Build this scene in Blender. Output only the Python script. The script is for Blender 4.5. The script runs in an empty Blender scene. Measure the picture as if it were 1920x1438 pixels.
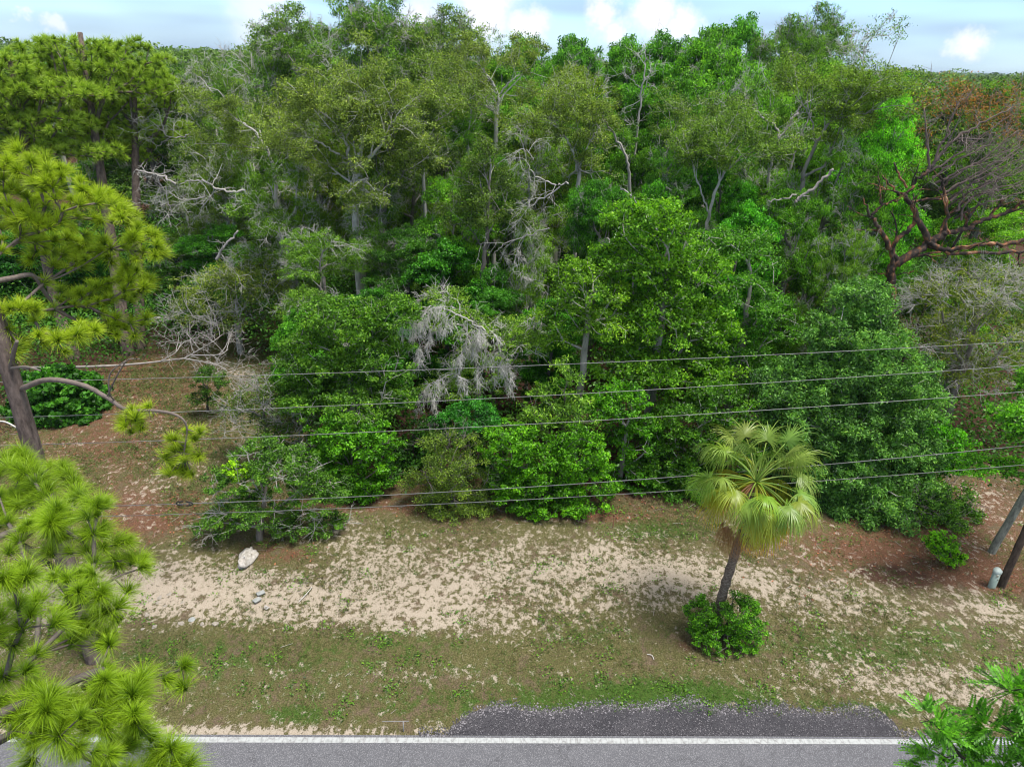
import bpy, math, random
import numpy as np
from mathutils import Vector, Matrix, Euler
R = math.radians
random.seed(5)
rng = np.random.default_rng(11)
sc = bpy.context.scene
C = sc.collection

# ------------------------------------------------------------------ camera, sky, sun, exposure
F = 1332.0                      # focal length in photo pixels (1920 wide)
PITCH, ROLL, H = 24.5, 1.75, 13.0
cam_d = bpy.data.cameras.new('camera'); cam = bpy.data.objects.new('camera', cam_d); C.objects.link(cam)
cam_d.sensor_width = 36.0; cam_d.lens = 36.0 * F / 1920.0; cam_d.clip_start = 0.1; cam_d.clip_end = 12000
CM = (Matrix.Rotation(R(90 - PITCH), 3, 'X') @ Matrix.Rotation(R(ROLL), 3, 'Z'))
cam.matrix_world = Matrix.Translation((0, 0, H)) @ CM.to_4x4()
sc.camera = cam

SUN_EL, SUN_AZ = 72.0, 110.0     # azimuth measured clockwise from +Y (north)
w = bpy.data.worlds.new('World'); sc.world = w; w.use_nodes = True

def ray(px, py):
    return (CM @ Vector(((px - 960) / F, -(py - 719) / F, -1.0)))
def at(px, py, Y):
    d = ray(px, py); t = Y / d.y
    return Vector((d.x * t, Y, H + d.z * t))
def G(px, py, h=0.0):
    d = ray(px, py); t = (h - H) / d.z
    return Vector((d.x * t, d.y * t, h))
def ppm(P):                      # photo pixels per metre at a world point
    v = CM.transposed() @ (Vector(P) - Vector((0, 0, H)))
    return F / max(0.5, -v.z)

def nd(nt, t, **kw):
    n = nt.nodes.new(t)
    for k, v in kw.items():
        if k.startswith('i_'): n.inputs[int(k[2:])].default_value = v
        else: setattr(n, k, v)
    return n

def build_world():
    nt = w.node_tree; N = nt.nodes; L = nt.links
    N.clear()
    out = N.new('ShaderNodeOutputWorld')
    sky = nd(nt, 'ShaderNodeTexSky', sky_type='NISHITA', sun_disc=False, sun_elevation=R(SUN_EL), sun_rotation=R(SUN_AZ),
             altitude=0, air_density=1.0, dust_density=0.6, ozone_density=2.0)
    bg = N.new('ShaderNodeBackground'); bg.inputs[1].default_value = 0.14
    tc = N.new('ShaderNodeTexCoord')
    nrm = nd(nt, 'ShaderNodeVectorMath', operation='NORMALIZE'); L.new(tc.outputs['Generated'], nrm.inputs[0])
    # distorted direction so cloud outlines billow
    n1 = nd(nt, 'ShaderNodeTexNoise'); n1.inputs['Scale'].default_value = 34; n1.inputs['Detail'].default_value = 4; n1.inputs['Roughness'].default_value = .62
    L.new(nrm.outputs[0], n1.inputs['Vector'])
    s1 = nd(nt, 'ShaderNodeVectorMath', operation='SUBTRACT'); L.new(n1.outputs['Color'], s1.inputs[0]); s1.inputs[1].default_value = (.5, .5, .5)
    s2 = nd(nt, 'ShaderNodeVectorMath', operation='SCALE'); L.new(s1.outputs[0], s2.inputs[0]); s2.inputs[3].default_value = .05
    s3 = nd(nt, 'ShaderNodeVectorMath', operation='ADD'); L.new(nrm.outputs[0], s3.inputs[0]); L.new(s2.outputs[0], s3.inputs[1])
    clouds = [(910, 20, 52, 1), (990, 48, 32, .9), (1125, 28, 26, .9), (1155, 60, 26, .9),
              (1222, 22, 40, 1), (1280, 48, 30, .9), (790, 35, 44, .8), (500, 30, 60, .55),
              (38, 22, 12, .6), (92, 44, 15, .6), (1812, 84, 26, .85)]
    acc = None
    for (px, py, r, a) in clouds:
        c = ray(px, py).normalized()
        d = nd(nt, 'ShaderNodeVectorMath', operation='DISTANCE'); L.new(s3.outputs[0], d.inputs[0]); d.inputs[1].default_value = c
        m = nd(nt, 'ShaderNodeMapRange', interpolation_type='SMOOTHSTEP'); L.new(d.outputs['Value'], m.inputs[0])
        rr = r / F
        m.inputs[1].default_value = rr * 1.35; m.inputs[2].default_value = rr * .35; m.inputs[3].default_value = 0; m.inputs[4].default_value = a
        if acc is None: acc = m.outputs[0]
        else:
            x = nd(nt, 'ShaderNodeMath', operation='MAXIMUM'); L.new(acc, x.inputs[0]); L.new(m.outputs[0], x.inputs[1]); acc = x.outputs[0]
    # thin veil of high cloud in streaks
    mp = nd(nt, 'ShaderNodeMapping'); L.new(nrm.outputs[0], mp.inputs[0]); mp.inputs['Scale'].default_value = (1.6, 1.6, 9)
    n2 = nd(nt, 'ShaderNodeTexNoise'); n2.inputs['Scale'].default_value = 2.6; n2.inputs['Detail'].default_value = 2; L.new(mp.outputs[0], n2.inputs['Vector'])
    v = nd(nt, 'ShaderNodeMapRange', interpolation_type='SMOOTHSTEP'); L.new(n2.outputs[0], v.inputs[0])
    v.inputs[1].default_value = .3; v.inputs[2].default_value = .75; v.inputs[3].default_value = .3; v.inputs[4].default_value = .9
    # the sky is deep blue: cool it and lift it before the clouds go over it
    mul = nd(nt, 'ShaderNodeMix', data_type='RGBA', blend_type='MULTIPLY'); mul.inputs[0].default_value = 1
    L.new(sky.outputs[0], mul.inputs[6]); mul.inputs[7].default_value = (.35, .46, .63, 1)
    mv = nd(nt, 'ShaderNodeMix', data_type='RGBA'); L.new(v.outputs[0], mv.inputs[0]); L.new(mul.outputs[2], mv.inputs[6]); mv.inputs[7].default_value = (.95, 1.27, 1.66, 1)
    sx = nd(nt, 'ShaderNodeSeparateXYZ'); L.new(nrm.outputs[0], sx.inputs[0])
    ov = nd(nt, 'ShaderNodeMapRange', interpolation_type='SMOOTHSTEP'); L.new(sx.outputs[2], ov.inputs[0]); ov.inputs[1].default_value = .12; ov.inputs[2].default_value = .55; ov.inputs[4].default_value = .85  # unseen overhead sky whitened to brighten and neutralise the light
    mo = nd(nt, 'ShaderNodeMix', data_type='RGBA'); L.new(ov.outputs[0], mo.inputs[0]); L.new(mv.outputs[2], mo.inputs[6]); mo.inputs[7].default_value = (1.35, 1.35, 1.4, 1); mv = mo
    mc = nd(nt, 'ShaderNodeMix', data_type='RGBA'); L.new(acc, mc.inputs[0]); L.new(mv.outputs[2], mc.inputs[6]); mc.inputs[7].default_value = (2.25, 2.28, 2.4, 1)
    L.new(mc.outputs[2], bg.inputs[0]); L.new(bg.outputs[0], out.inputs[0])
build_world()
w.cycles.sampling_method = 'NONE'

sd = bpy.data.lights.new('sun', 'SUN'); sun = bpy.data.objects.new('sun', sd); C.objects.link(sun)
sd.energy = 1.5; sd.angle = R(18); sd.color = (1.0, .95, .87)
az, el = R(SUN_AZ), R(SUN_EL)
sdir = Vector((math.sin(az) * math.cos(el), math.cos(az) * math.cos(el), math.sin(el)))
sun.rotation_euler = sdir.to_track_quat('Z', 'Y').to_euler()
sc.view_settings.view_transform = 'Standard'; sc.view_settings.look = 'None'
sc.view_settings.exposure = 1.86; sc.view_settings.gamma = 1.0
sc.render.engine = 'CYCLES'
cy = sc.cycles
cy.max_bounces = 4; cy.diffuse_bounces = 2; cy.glossy_bounces = 1; cy.transmission_bounces = 2; cy.volume_bounces = 0; cy.transparent_max_bounces = 4
cy.use_denoising = True
try: cy.denoiser = 'OPENIMAGEDENOISE'; cy.denoising_prefilter = 'ACCURATE'
except Exception: pass
cy.use_adaptive_sampling = False
sc.render.filter_size = 1.1; cy.pixel_filter_type = 'BLACKMAN_HARRIS'; cy.filter_width = 1.1

# ------------------------------------------------------------------ materials
def new_mat(name):
    m = bpy.data.materials.new(name); m.use_nodes = True; m.node_tree.nodes.clear()
    return m, m.node_tree, m.node_tree.nodes, m.node_tree.links

def leaf_mat(name, lo, hi, yellow=(1.5, 1.25, .6), trans=.3, rough=.5):
    """leaf colour: the object's own colour, varied leaf by leaf through attribute v (0..1)"""
    m, nt, N, L = new_mat(name)
    out = N.new('ShaderNodeOutputMaterial')
    oi = N.new('ShaderNodeObjectInfo'); at_ = nd(nt, 'ShaderNodeAttribute', attribute_name='v')
    r = N.new('ShaderNodeValToRGB'); L.new(at_.outputs['Fac'], r.inputs[0])
    e = r.color_ramp.elements
    e[0].position = 0; e[0].color = (lo[0], lo[1], lo[2], 1); e[1].position = .8; e[1].color = (hi[0], hi[1], hi[2], 1)
    x = e.new(1.0); x.color = (hi[0] * yellow[0], hi[1] * yellow[1], hi[2] * yellow[2], 1)
    mx = nd(nt, 'ShaderNodeMix', data_type='RGBA', blend_type='MULTIPLY'); mx.inputs[0].default_value = 1
    L.new(oi.outputs['Color'], mx.inputs[6]); L.new(r.outputs[0], mx.inputs[7])
    df = N.new('ShaderNodeBsdfDiffuse'); L.new(mx.outputs[2], df.inputs[0]); gl = N.new('ShaderNodeBsdfGlossy'); gl.inputs['Roughness'].default_value = rough
    p = N.new('ShaderNodeMixShader'); p.inputs[0].default_value = .035; L.new(df.outputs[0], p.inputs[1]); L.new(gl.outputs[0], p.inputs[2])
    t = N.new('ShaderNodeBsdfTranslucent')
    mt = nd(nt, 'ShaderNodeMix', data_type='RGBA', blend_type='MULTIPLY'); mt.inputs[0].default_value = 1
    L.new(mx.outputs[2], mt.inputs[6]); mt.inputs[7].default_value = (1.5, 1.6, .7, 1)
    L.new(mt.outputs[2], t.inputs[0])
    ms = N.new('ShaderNodeMixShader'); ms.inputs[0].default_value = trans
    L.new(p.outputs[0], ms.inputs[1]); L.new(t.outputs[0], ms.inputs[2]); L.new(ms.outputs[0], out.inputs[0])
    return m

def bark_mat(name, scale=6.0, twig=(1.0, 1.0, 1.0), stretch=(1, 1, .25), contrast=.55):
    m, nt, N, L = new_mat(name)
    out = N.new('ShaderNodeOutputMaterial'); oi = N.new('ShaderNodeObjectInfo'); tc = N.new('ShaderNodeTexCoord')
    mp = N.new('ShaderNodeMapping'); mp.inputs['Scale'].default_value = stretch; L.new(tc.outputs['Object'], mp.inputs[0])
    n = N.new('ShaderNodeTexNoise'); n.inputs['Scale'].default_value = scale; n.inputs['Detail'].default_value = 6; n.inputs['Roughness'].default_value = .7
    L.new(mp.outputs[0], n.inputs['Vector'])
    mr = N.new('ShaderNodeMapRange'); L.new(n.outputs[0], mr.inputs[0]); mr.inputs[1].default_value = .3; mr.inputs[2].default_value = .7
    mr.inputs[3].default_value = 1 - contrast; mr.inputs[4].default_value = 1 + contrast
    mx = nd(nt, 'ShaderNodeMix', data_type='RGBA', blend_type='MULTIPLY'); mx.inputs[0].default_value = 1
    L.new(oi.outputs['Color'], mx.inputs[6]); L.new(mr.outputs[0], mx.inputs[7])
    a = nd(nt, 'ShaderNodeAttribute', attribute_name='v')
    m2 = nd(nt, 'ShaderNodeMix', data_type='RGBA'); L.new(a.outputs['Fac'], m2.inputs[0]); L.new(mx.outputs[2], m2.inputs[6]); m2.inputs[7].default_value = (*twig, 1)
    p = N.new('ShaderNodeBsdfPrincipled'); L.new(m2.outputs[2], p.inputs['Base Color']); p.inputs['Roughness'].default_value = .9; p.inputs['Specular IOR Level'].default_value = .15
    b = N.new('ShaderNodeBump'); b.inputs['Strength'].default_value = .8; b.inputs['Distance'].default_value = .03; L.new(n.outputs[0], b.inputs['Height']); L.new(b.outputs[0], p.inputs['Normal'])
    L.new(p.outputs[0], out.inputs[0])
    return m

def noise_mat(name, cols, scale, rough=.8, detail=6, bump=.0, spec=.3, stretch=(1, 1, 1), lo=.35, hi=.65):
    m, nt, N, L = new_mat(name)
    out = N.new('ShaderNodeOutputMaterial'); tc = N.new('ShaderNodeTexCoord'); mp = N.new('ShaderNodeMapping'); mp.inputs['Scale'].default_value = stretch
    L.new(tc.outputs['Object'], mp.inputs[0])
    n = N.new('ShaderNodeTexNoise'); n.inputs['Scale'].default_value = scale; n.inputs['Detail'].default_value = detail; n.inputs['Roughness'].default_value = .65
    L.new(mp.outputs[0], n.inputs['Vector'])
    r = N.new('ShaderNodeValToRGB'); L.new(n.outputs[0], r.inputs[0]); e = r.color_ramp.elements
    k = len(cols)
    for i in range(k):
        pos = lo + (hi - lo) * i / max(1, k - 1)
        if i < 2: el_ = e[i]; el_.position = pos
        else: el_ = e.new(pos)
        el_.color = (*cols[i], 1)
    p = N.new('ShaderNodeBsdfPrincipled'); L.new(r.outputs[0], p.inputs['Base Color']); p.inputs['Roughness'].default_value = rough; p.inputs['Specular IOR Level'].default_value = spec
    if bump:
        b = N.new('ShaderNodeBump'); b.inputs['Strength'].default_value = bump; b.inputs['Distance'].default_value = .02; L.new(n.outputs[0], b.inputs['Height']); L.new(b.outputs[0], p.inputs['Normal'])
    L.new(p.outputs[0], out.inputs[0])
    return m

M_LEAF = leaf_mat('leaf', (.26, .36, .25), (2.7, 2.7, 1.2), yellow=(1.5, 1.2, 1.0), trans=.35)  # random leaf tones spread wide, putting lit and dark contrast into the colour
M_NEEDLE = leaf_mat('needle', (.09, .25, .25), (2.1, 1.75, 1.1), yellow=(1.1, 1.05, .9), trans=.25, rough=.4)
M_BARK = bark_mat('grey_bark', twig=(.56, .545, .51))
M_DEAD = bark_mat('weathered_dead_wood', twig=(.62, .60, .57), contrast=.35)
M_PINEBARK = bark_mat('pine_bark', scale=9, twig=(.22, .19, .17), stretch=(1, 1, .35), contrast=.7)

# ------------------------------------------------------------------ mesh helpers
def mk_mesh(name, V, Q, v=None, mat=None, smooth=False):
    """V (n,3), Q (m,3 or 4) index array or list of such arrays"""
    me = bpy.data.meshes.new(name)
    if not isinstance(Q, list): Q = [Q]
    Q = [np.asarray(q, dtype=np.int32) for q in Q if len(q)]
    V = np.asarray(V, dtype=np.float32)
    me.vertices.add(len(V)); me.vertices.foreach_set('co', V.ravel())
    nl = sum(q.size for q in Q); nf = sum(len(q) for q in Q)
    me.loops.add(nl); me.loops.foreach_set('vertex_index', np.concatenate([q.ravel() for q in Q]))
    st = np.concatenate([np.full(len(q), q.shape[1], np.int32) for q in Q])
    me.polygons.add(nf); me.polygons.foreach_set('loop_start', np.concatenate([[0], np.cumsum(st)[:-1]]).astype(np.int32))
    if smooth: me.polygons.foreach_set('use_smooth', np.ones(nf, bool))
    if v is not None:
        a = me.attributes.new('v', 'FLOAT', 'POINT'); a.data.foreach_set('value', np.asarray(v, np.float32))
    me.update(calc_edges=True)
    if mat: me.materials.append(mat)
    return me

def link(name, me, parent=None, color=None, loc=None):
    o = bpy.data.objects.new(name, me); C.objects.link(o)
    if parent: o.parent = parent
    if color: o.color = (*color, 1)
    if loc is not None: o.location = loc
    return o
def tag(o, label=None, cat=None, group=None, kind=None):
    if label: o['label'] = label
    if cat: o['category'] = cat
    if group: o['group'] = group
    if kind: o['kind'] = kind
    return o
def empty(name, loc, label, cat, group=None):
    o = bpy.data.objects.new(name, None); C.objects.link(o); o.location = loc; o.empty_display_size = .3
    return tag(o, label, cat, group)

def unit(a):
    a = np.asarray(a, float); return a / np.maximum(1e-9, np.linalg.norm(a, axis=-1, keepdims=True))

class Acc:
    def __init__(s): s.V = []; s.Q = []; s.T = []; s.v = []; s.n = 0
    def add(s, V, Q=None, v=0.0, T=None):
        V = np.asarray(V, float).reshape(-1, 3)
        s.V.append(V)
        if Q is not None and len(Q): s.Q.append(np.asarray(Q) + s.n)
        if T is not None and len(T): s.T.append(np.asarray(T) + s.n)
        s.v.append(np.broadcast_to(np.asarray(v, float), (len(V),)) if np.ndim(v) <= 1 else v)
        s.n += len(V)
    def mesh(s, name, mat, smooth=False):
        Q = []
        if s.Q: Q.append(np.concatenate(s.Q))
        if s.T: Q.append(np.concatenate(s.T))
        return mk_mesh(name, np.concatenate(s.V), Q, np.concatenate(s.v), mat, smooth)

def frusta(acc, A, B, ra, rb, k=3, v=0.0):
    A = np.asarray(A, float); B = np.asarray(B, float); n = len(A)
    if n == 0: return
    ra = np.broadcast_to(ra, (n,)); rb = np.broadcast_to(rb, (n,))
    d = unit(B - A)
    B = B + d * (ra * .25)[:, None]
    ref = np.where(np.abs(d[:, 2:3]) > .9, np.array([[1., 0, 0]]), np.array([[0, 0, 1.]]))
    u = unit(np.cross(d, ref)); w_ = np.cross(d, u)
    th = np.arange(k) * 2 * np.pi / k
    c = np.cos(th)[None, :, None]; s_ = np.sin(th)[None, :, None]
    ring = u[:, None] * c + w_[:, None] * s_
    VA = A[:, None] + ring * ra[:, None, None]; VB = B[:, None] + ring * rb[:, None, None]
    V = np.concatenate([VA, VB], 1).reshape(-1, 3)
    i = np.arange(k); j = (i + 1) % k
    q = np.stack([i, j, j + k, i + k], 1)
    Q = (np.arange(n) * 2 * k)[:, None, None] + q[None]
    vv = np.repeat(np.broadcast_to(v, (n,)), 2 * k)
    acc.add(V, Q.reshape(-1, 4), vv)

def chain(acc, P, Rr, k=10, v=0.0, rough=0.0, cap=True):
    P = np.asarray(P, float); n = len(P)
    Rr = np.broadcast_to(Rr, (n,))
    T = np.gradient(P, axis=0); T = unit(T)
    ref = np.array([1., 0, 0]) if abs(T[0][0]) < .8 else np.array([0, 1., 0])
    u = unit(np.cross(T, ref)); w_ = np.cross(T, u)
    th = np.arange(k) * 2 * np.pi / k
    V = []
    for i in range(n):
        rr = Rr[i] * (1 + rough * rng.uniform(-1, 1, k))
        V.append(P[i] + (u[i][None] * np.cos(th)[:, None] + w_[i][None] * np.sin(th)[:, None]) * rr[:, None])
    V = np.concatenate(V)
    i = np.arange(k); j = (i + 1) % k
    Q = np.concatenate([np.stack([i + a * k, j + a * k, j + (a + 1) * k, i + (a + 1) * k], 1) for a in range(n - 1)])
    Tt = None
    if cap:
        V = np.concatenate([V, P[-1:]]); c = len(V) - 1
        Tt = np.stack([i + (n - 1) * k, j + (n - 1) * k, np.full(k, c)], 1)
    acc.add(V, Q, v if np.ndim(v) == 0 else np.repeat(v, k).tolist() + ([v[-1]] if cap else []), Tt)

def curve_pts(P, n=12):
    """Catmull-Rom through control points"""
    P = np.asarray([list(p) for p in P], float)
    Q = np.concatenate([[2 * P[0] - P[1]], P, [2 * P[-1] - P[-2]]])
    out = []
    for i in range(len(P) - 1):
        p0, p1, p2, p3 = Q[i:i + 4]
        for t in np.linspace(0, 1, n, endpoint=False):
            out.append(.5 * ((2 * p1) + (p2 - p0) * t + (2 * p0 - 5 * p1 + 4 * p2 - p3) * t * t + (3 * p1 - p0 - 3 * p2 + p3) * t ** 3))
    out.append(P[-1]); return np.array(out)

def leaves(acc, P, O, L, W, up=.5, outw=.3, rnd=.9, vlo=0, vhi=1, fold=.15, axis_out=.0, vv=None):
    """one folded rhombus per point; O = outward direction per point"""
    n = len(P)
    if n == 0: return
    nn = unit(np.array([0, 0, 1.]) * up + O * outw + rng.normal(size=(n, 3)) * rnd)
    a = rng.normal(size=(n, 3)) + O * axis_out * 2
    a = unit(a - nn * (a * nn).sum(1, keepdims=True)); b = np.cross(nn, a)
    l = L * rng.uniform(.5, 1.35, n)[:, None]; wd = W * rng.uniform(.7, 1.2, n)[:, None]
    base = P - a * l * .5; tip = P + a * l * .5 - nn * l * fold
    s1 = P + b * wd * .5 + nn * l * fold * .5; s2 = P - b * wd * .5 + nn * l * fold * .5
    V = np.stack([base, s1, tip, s2], 1).reshape(-1, 3)
    Q = np.arange(n * 4).reshape(n, 4)
    v = vv if vv is not None else np.clip(rng.uniform(vlo, vhi, n), 0, 1)
    acc.add(V, Q, np.repeat(v, 4))

def grow(trunk, pts, bf=.35, first=0):
    trunk = np.asarray(trunk, float); pts = np.asarray(pts, float); n0 = len(trunk); n = len(pts)
    P = np.concatenate([trunk, pts]); par = np.full(n0 + n, -1); plen = np.zeros(n0 + n)
    for i in range(1, n0): par[i] = i - 1; plen[i] = plen[i - 1] + np.linalg.norm(P[i] - P[i - 1])
    base = plen[min(first, n0 - 1)]
    D = np.linalg.norm(pts[:, None] - trunk[None, first:], axis=2) + bf * (plen[first:n0] - base)[None]
    bp = D.argmin(1) + first; cost = D.min(1)
    order = []; done = np.zeros(n, bool); slot = {}
    newP = list(trunk); newpar = list(par[:n0]); newpl = list(plen[:n0] - base)
    for _ in range(n):
        c = np.where(done, 1e9, cost); j = int(c.argmin()); done[j] = True
        p = bp[j]; idx = len(newP)
        newP.append(pts[j]); newpar.append(p); L_ = newpl[p] + np.linalg.norm(pts[j] - newP[p]); newpl.append(L_)
        cc = np.linalg.norm(pts - pts[j], axis=1) + bf * L_
        m = (cc < cost) & ~done
        cost[m] = cc[m]; bp[m] = idx
    P = np.array(newP); par = np.array(newpar)
    kids = np.bincount(par[par >= 0], minlength=len(P))
    for _ in range(3):           # smooth the zigzag
        S = np.zeros_like(P); np.add.at(S, par[1:], P[1:])
        mean = S / np.maximum(kids, 1)[:, None]
        Pn = .5 * P + .25 * P[np.maximum(par, 0)] + .25 * mean
        mv = (kids > 0) & (np.arange(len(P)) >= n0)
        P[mv] = Pn[mv]
    return P, par, kids

def pipe_radii(par, kids, rt, rb, e=2.3):
    n = len(par); a = np.where(kids == 0, rt ** e, 0.0)
    for i in range(n - 1, 0, -1): a[par[i]] += a[i]
    r = a ** (1 / e)
    s = math.log(rb / rt) / math.log(max(1.0001, r[0] / rt))
    return rt * (r / rt) ** s

def lobe_points(lobes, density, zmin=-.35, shell=.5):
    """lobes: (cx,cy,cz, rx,ry,rz); points fill each lobe's outer shell"""
    out = []; O = []
    for (cx, cy, cz, rx, ry, rz) in lobes:
        area = 4 * math.pi * ((rx * ry) ** 1.6 / 3 + (rx * rz) ** 1.6 / 3 + (ry * rz) ** 1.6 / 3) ** (1 / 1.6)
        n = max(6, int(area * density))
        d = unit(rng.normal(size=(n * 3, 3))); d = d[d[:, 2] > zmin][:n]
        r = rng.uniform(shell ** 2, 1, len(d)) ** .5 * (1 + .18 * np.sin(d[:, 0] * 5 + cx) * np.cos(d[:, 1] * 6 + cy))
        out.append(np.array([cx, cy, cz]) + d * r[:, None] * np.array([rx, ry, rz])); O.append(d)
    return np.concatenate(out), np.concatenate(O)

def twigs_at(acc, P, O, n, length, r, v, droop=0.0, sub=3):
    """bare twig sprays: n main twigs per point, each with side twiglets"""
    m = len(P)
    if m == 0: return None
    A = np.repeat(P, n, 0); d = unit(np.repeat(O, n, 0) * .7 + rng.normal(size=(m * n, 3)) * .6 + np.array([0, 0, .15]))
    l = length * rng.uniform(.5, 1.2, m * n)[:, None]
    B = A + d * l * .55; B2 = B + unit(d + rng.normal(size=d.shape) * .35 - np.array([0, 0, droop])) * l * .5
    frusta(acc, A, B, r, r * .8, 3, v); frusta(acc, B, B2, r * .8, r * .4, 3, v)
    if sub:
        t = rng.uniform(.2, 1, (m * n, sub, 1)); S = (A[:, None] + (B2 - A)[:, None] * t).reshape(-1, 3)
        dd = unit(np.repeat(d, sub, 0) + rng.normal(size=(m * n * sub, 3)) * .75 - np.array([0, 0, droop]))
        E = S + dd * np.repeat(l, sub, 0) * rng.uniform(.25, .6, (m * n * sub, 1))
        frusta(acc, S, E, r * .6, r * .3, 3, v)
    return B2

def build_tree(name, label, cat, base, lobes, fork=.35, rb=.16, leaf=(.09, .045), per=14, dens=5.0, spread=.2, tw=.25, bare=.0,
               col=(.06, .13, .03), bark=(.3, .28, .25), mat=None, bmat=None, group=None, lean=(0, 0), rt=.008, bf=.3,
               twv=.6, droop=.2, trunks=1, up=.5, rnd=.9, shell=.5, zmin=-.35, toph=None, twr=.009, flatten=.5, crown_name='crown'):
    """lobes in world coordinates; base world position"""
    base = np.array(base, float)
    Lb = [(a - base[0], b - base[1], c - base[2], d, e, f) for (a, b, c, d, e, f) in lobes]
    P, O = lobe_points(Lb, dens, zmin, shell)
    P[:, 2] = np.maximum(P[:, 2], .15)
    cen = np.average([l[:3] for l in Lb], axis=0, weights=[l[3] * l[4] * l[5] for l in Lb])
    ztop = max(l[2] for l in Lb)
    top = np.array([cen[0] * .8 + lean[0], cen[1] * .8 + lean[1], ztop * (toph or .8)])
    acc = Acc(); root = empty(name, base, label, cat, group)
    nt_ = 14
    tt = np.linspace(0, 1, nt_)[:, None]
    wob = np.cumsum(rng.normal(size=(nt_, 3)) * np.array([.05, .05, 0]) * top[2] / 8, 0); wob[0] = 0
    tr = tt * top[None] + wob; tr[:, :2] = tr[:, :2] * (tt ** 1.3) / np.maximum(tt, .01)
    tr[0] = (0, 0, -.15)
    # structural nodes: only a share of the points make wood
    sel = rng.random(len(P)) < min(1, 900 / len(P))
    Pw = P[sel]
    NP, par, kids = grow(tr, Pw, bf, first=int(nt_ * fork))
    rad = pipe_radii(par, kids, rt, rb)
    i = np.arange(1, len(NP)); A = NP[par[i]]; B = NP[i]; ra = np.minimum(rad[par[i]], rad[i] * 1.35 + .002); rbb = rad[i]
    n0 = nt_
    chain(acc, NP[:n0], np.maximum(rad[:n0], .03) * np.linspace(1.12, 1, n0), 10, 0.0, .06)
    thick = (i >= n0) & (rad[i] > .03); thin = (i >= n0) & ~thick
    frusta(acc, A[thick], B[thick], ra[thick], rbb[thick], 7, 0.15)
    frusta(acc, A[thin], B[thin], ra[thin], rbb[thin], 4, twv * .8)
    # twigs
    isb = rng.random(len(P)) < bare
    twigs_at(acc, P[isb], O[isb], 4, tw * 2.2, twr, twv, droop, 4)
    nb = ~isb
    tm = acc.mesh('trunk', bmat or M_BARK)
    t_ob = link('trunk', tm, root, bark)
    if per > 0 and nb.any():
        lc = Acc(); cnt = nb.sum()
        Pn = P[nb]; On = O[nb]
        size = rng.uniform(.5, 1.4, cnt); k = np.maximum(1, (per * size).astype(int))
        idx = np.repeat(np.arange(cnt), k)
        off = rng.normal(size=(len(idx), 3)); off = unit(off) * (rng.random((len(idx), 1)) ** .5)
        off[:, 2] *= flatten
        c = Pn[idx] + off * spread * size[idx][:, None]
        c[:, 2] = np.maximum(c[:, 2], .05)
        clv = rng.uniform(-.28, .28, cnt)  # tone shift per clump, adding to the lit and dark contrast in leaf colour
        v = np.clip(rng.uniform(.05, .85, len(idx)) + clv[idx] + (rng.random(len(idx)) < .03) * .4, 0, 1)
        leaves(lc, c, unit(On[idx] + off), leaf[0], leaf[1], up=up, rnd=rnd, vv=v)
        cm = lc.mesh('crown', mat or M_LEAF)
        link(crown_name, cm, root, col)
    root['dims'] = 1
    return root

def clone(src, loc, rz, scale, label, group=None, col=None, bark=None, name=None):
    r = src.copy(); C.objects.link(r); r.location = loc; r.rotation_euler = (0, 0, rz); r.scale = scale
    if name: r.name = name
    r['label'] = label
    if group: r['group'] = group
    elif 'group' in r.keys(): del r['group']
    for ch in list(src.children):
        c = ch.copy(); C.objects.link(c); c.parent = r
        if col and ch.name.startswith('crown'): c.color = (*col, 1)
        if bark and ch.name.startswith('trunk'): c.color = (*bark, 1)
    return r

def plobes(L_, Y):
    """(px, py, rx_px, rz_px[, dY, ry_m]) lobe centres seen in the photograph at distance Y -> world ellipsoids"""
    out = []
    for l in L_:
        px, py, rx, rz = l[:4]; dY = l[4] if len(l) > 4 else 0
        P = at(px, py, Y + dY); s = ppm(P); r = rx / s
        out.append((P.x, P.y, P.z, r, l[5] if len(l) > 5 else r * .9, rz / s))
    return out
#@@NEXT

# ------------------------------------------------------------------ ground, road
rdA, rdB = G(350, 1380), G(1700, 1384)                   # far edge of the white line
RD = (rdB - rdA).normalized(); RN = Vector((-RD.y, RD.x, 0))
def road_pt(s, t, z=0.0):                                # s along, t away from the camera
    return rdA + RD * s + RN * t + Vector((0, 0, z))

def grid_axis(segs):
    out = [segs[0][0]]
    for a, b, st in segs:
        n = max(1, int(round((b - a) / st))); out += list(np.linspace(a, b, n + 1)[1:])
    return np.array(out)
def geo(a, b, n): return list(np.geomspace(a, b, n))
gx = np.array([-x for x in geo(60, 6000, 16)][::-1][:-1] + list(grid_axis([(-60, -22, .6), (-22, 22, .16), (22, 60, .6)])) + geo(60, 6000, 16)[1:])
gy = np.array([-400, -100, -30] + list(grid_axis([(-8, 9, .8), (9, 24, .15), (24, 60, .5)])) + geo(60, 7000, 20)[1:])
X, Y = np.meshgrid(gx, gy); xf, yf = X.ravel(), Y.ravel()

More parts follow.
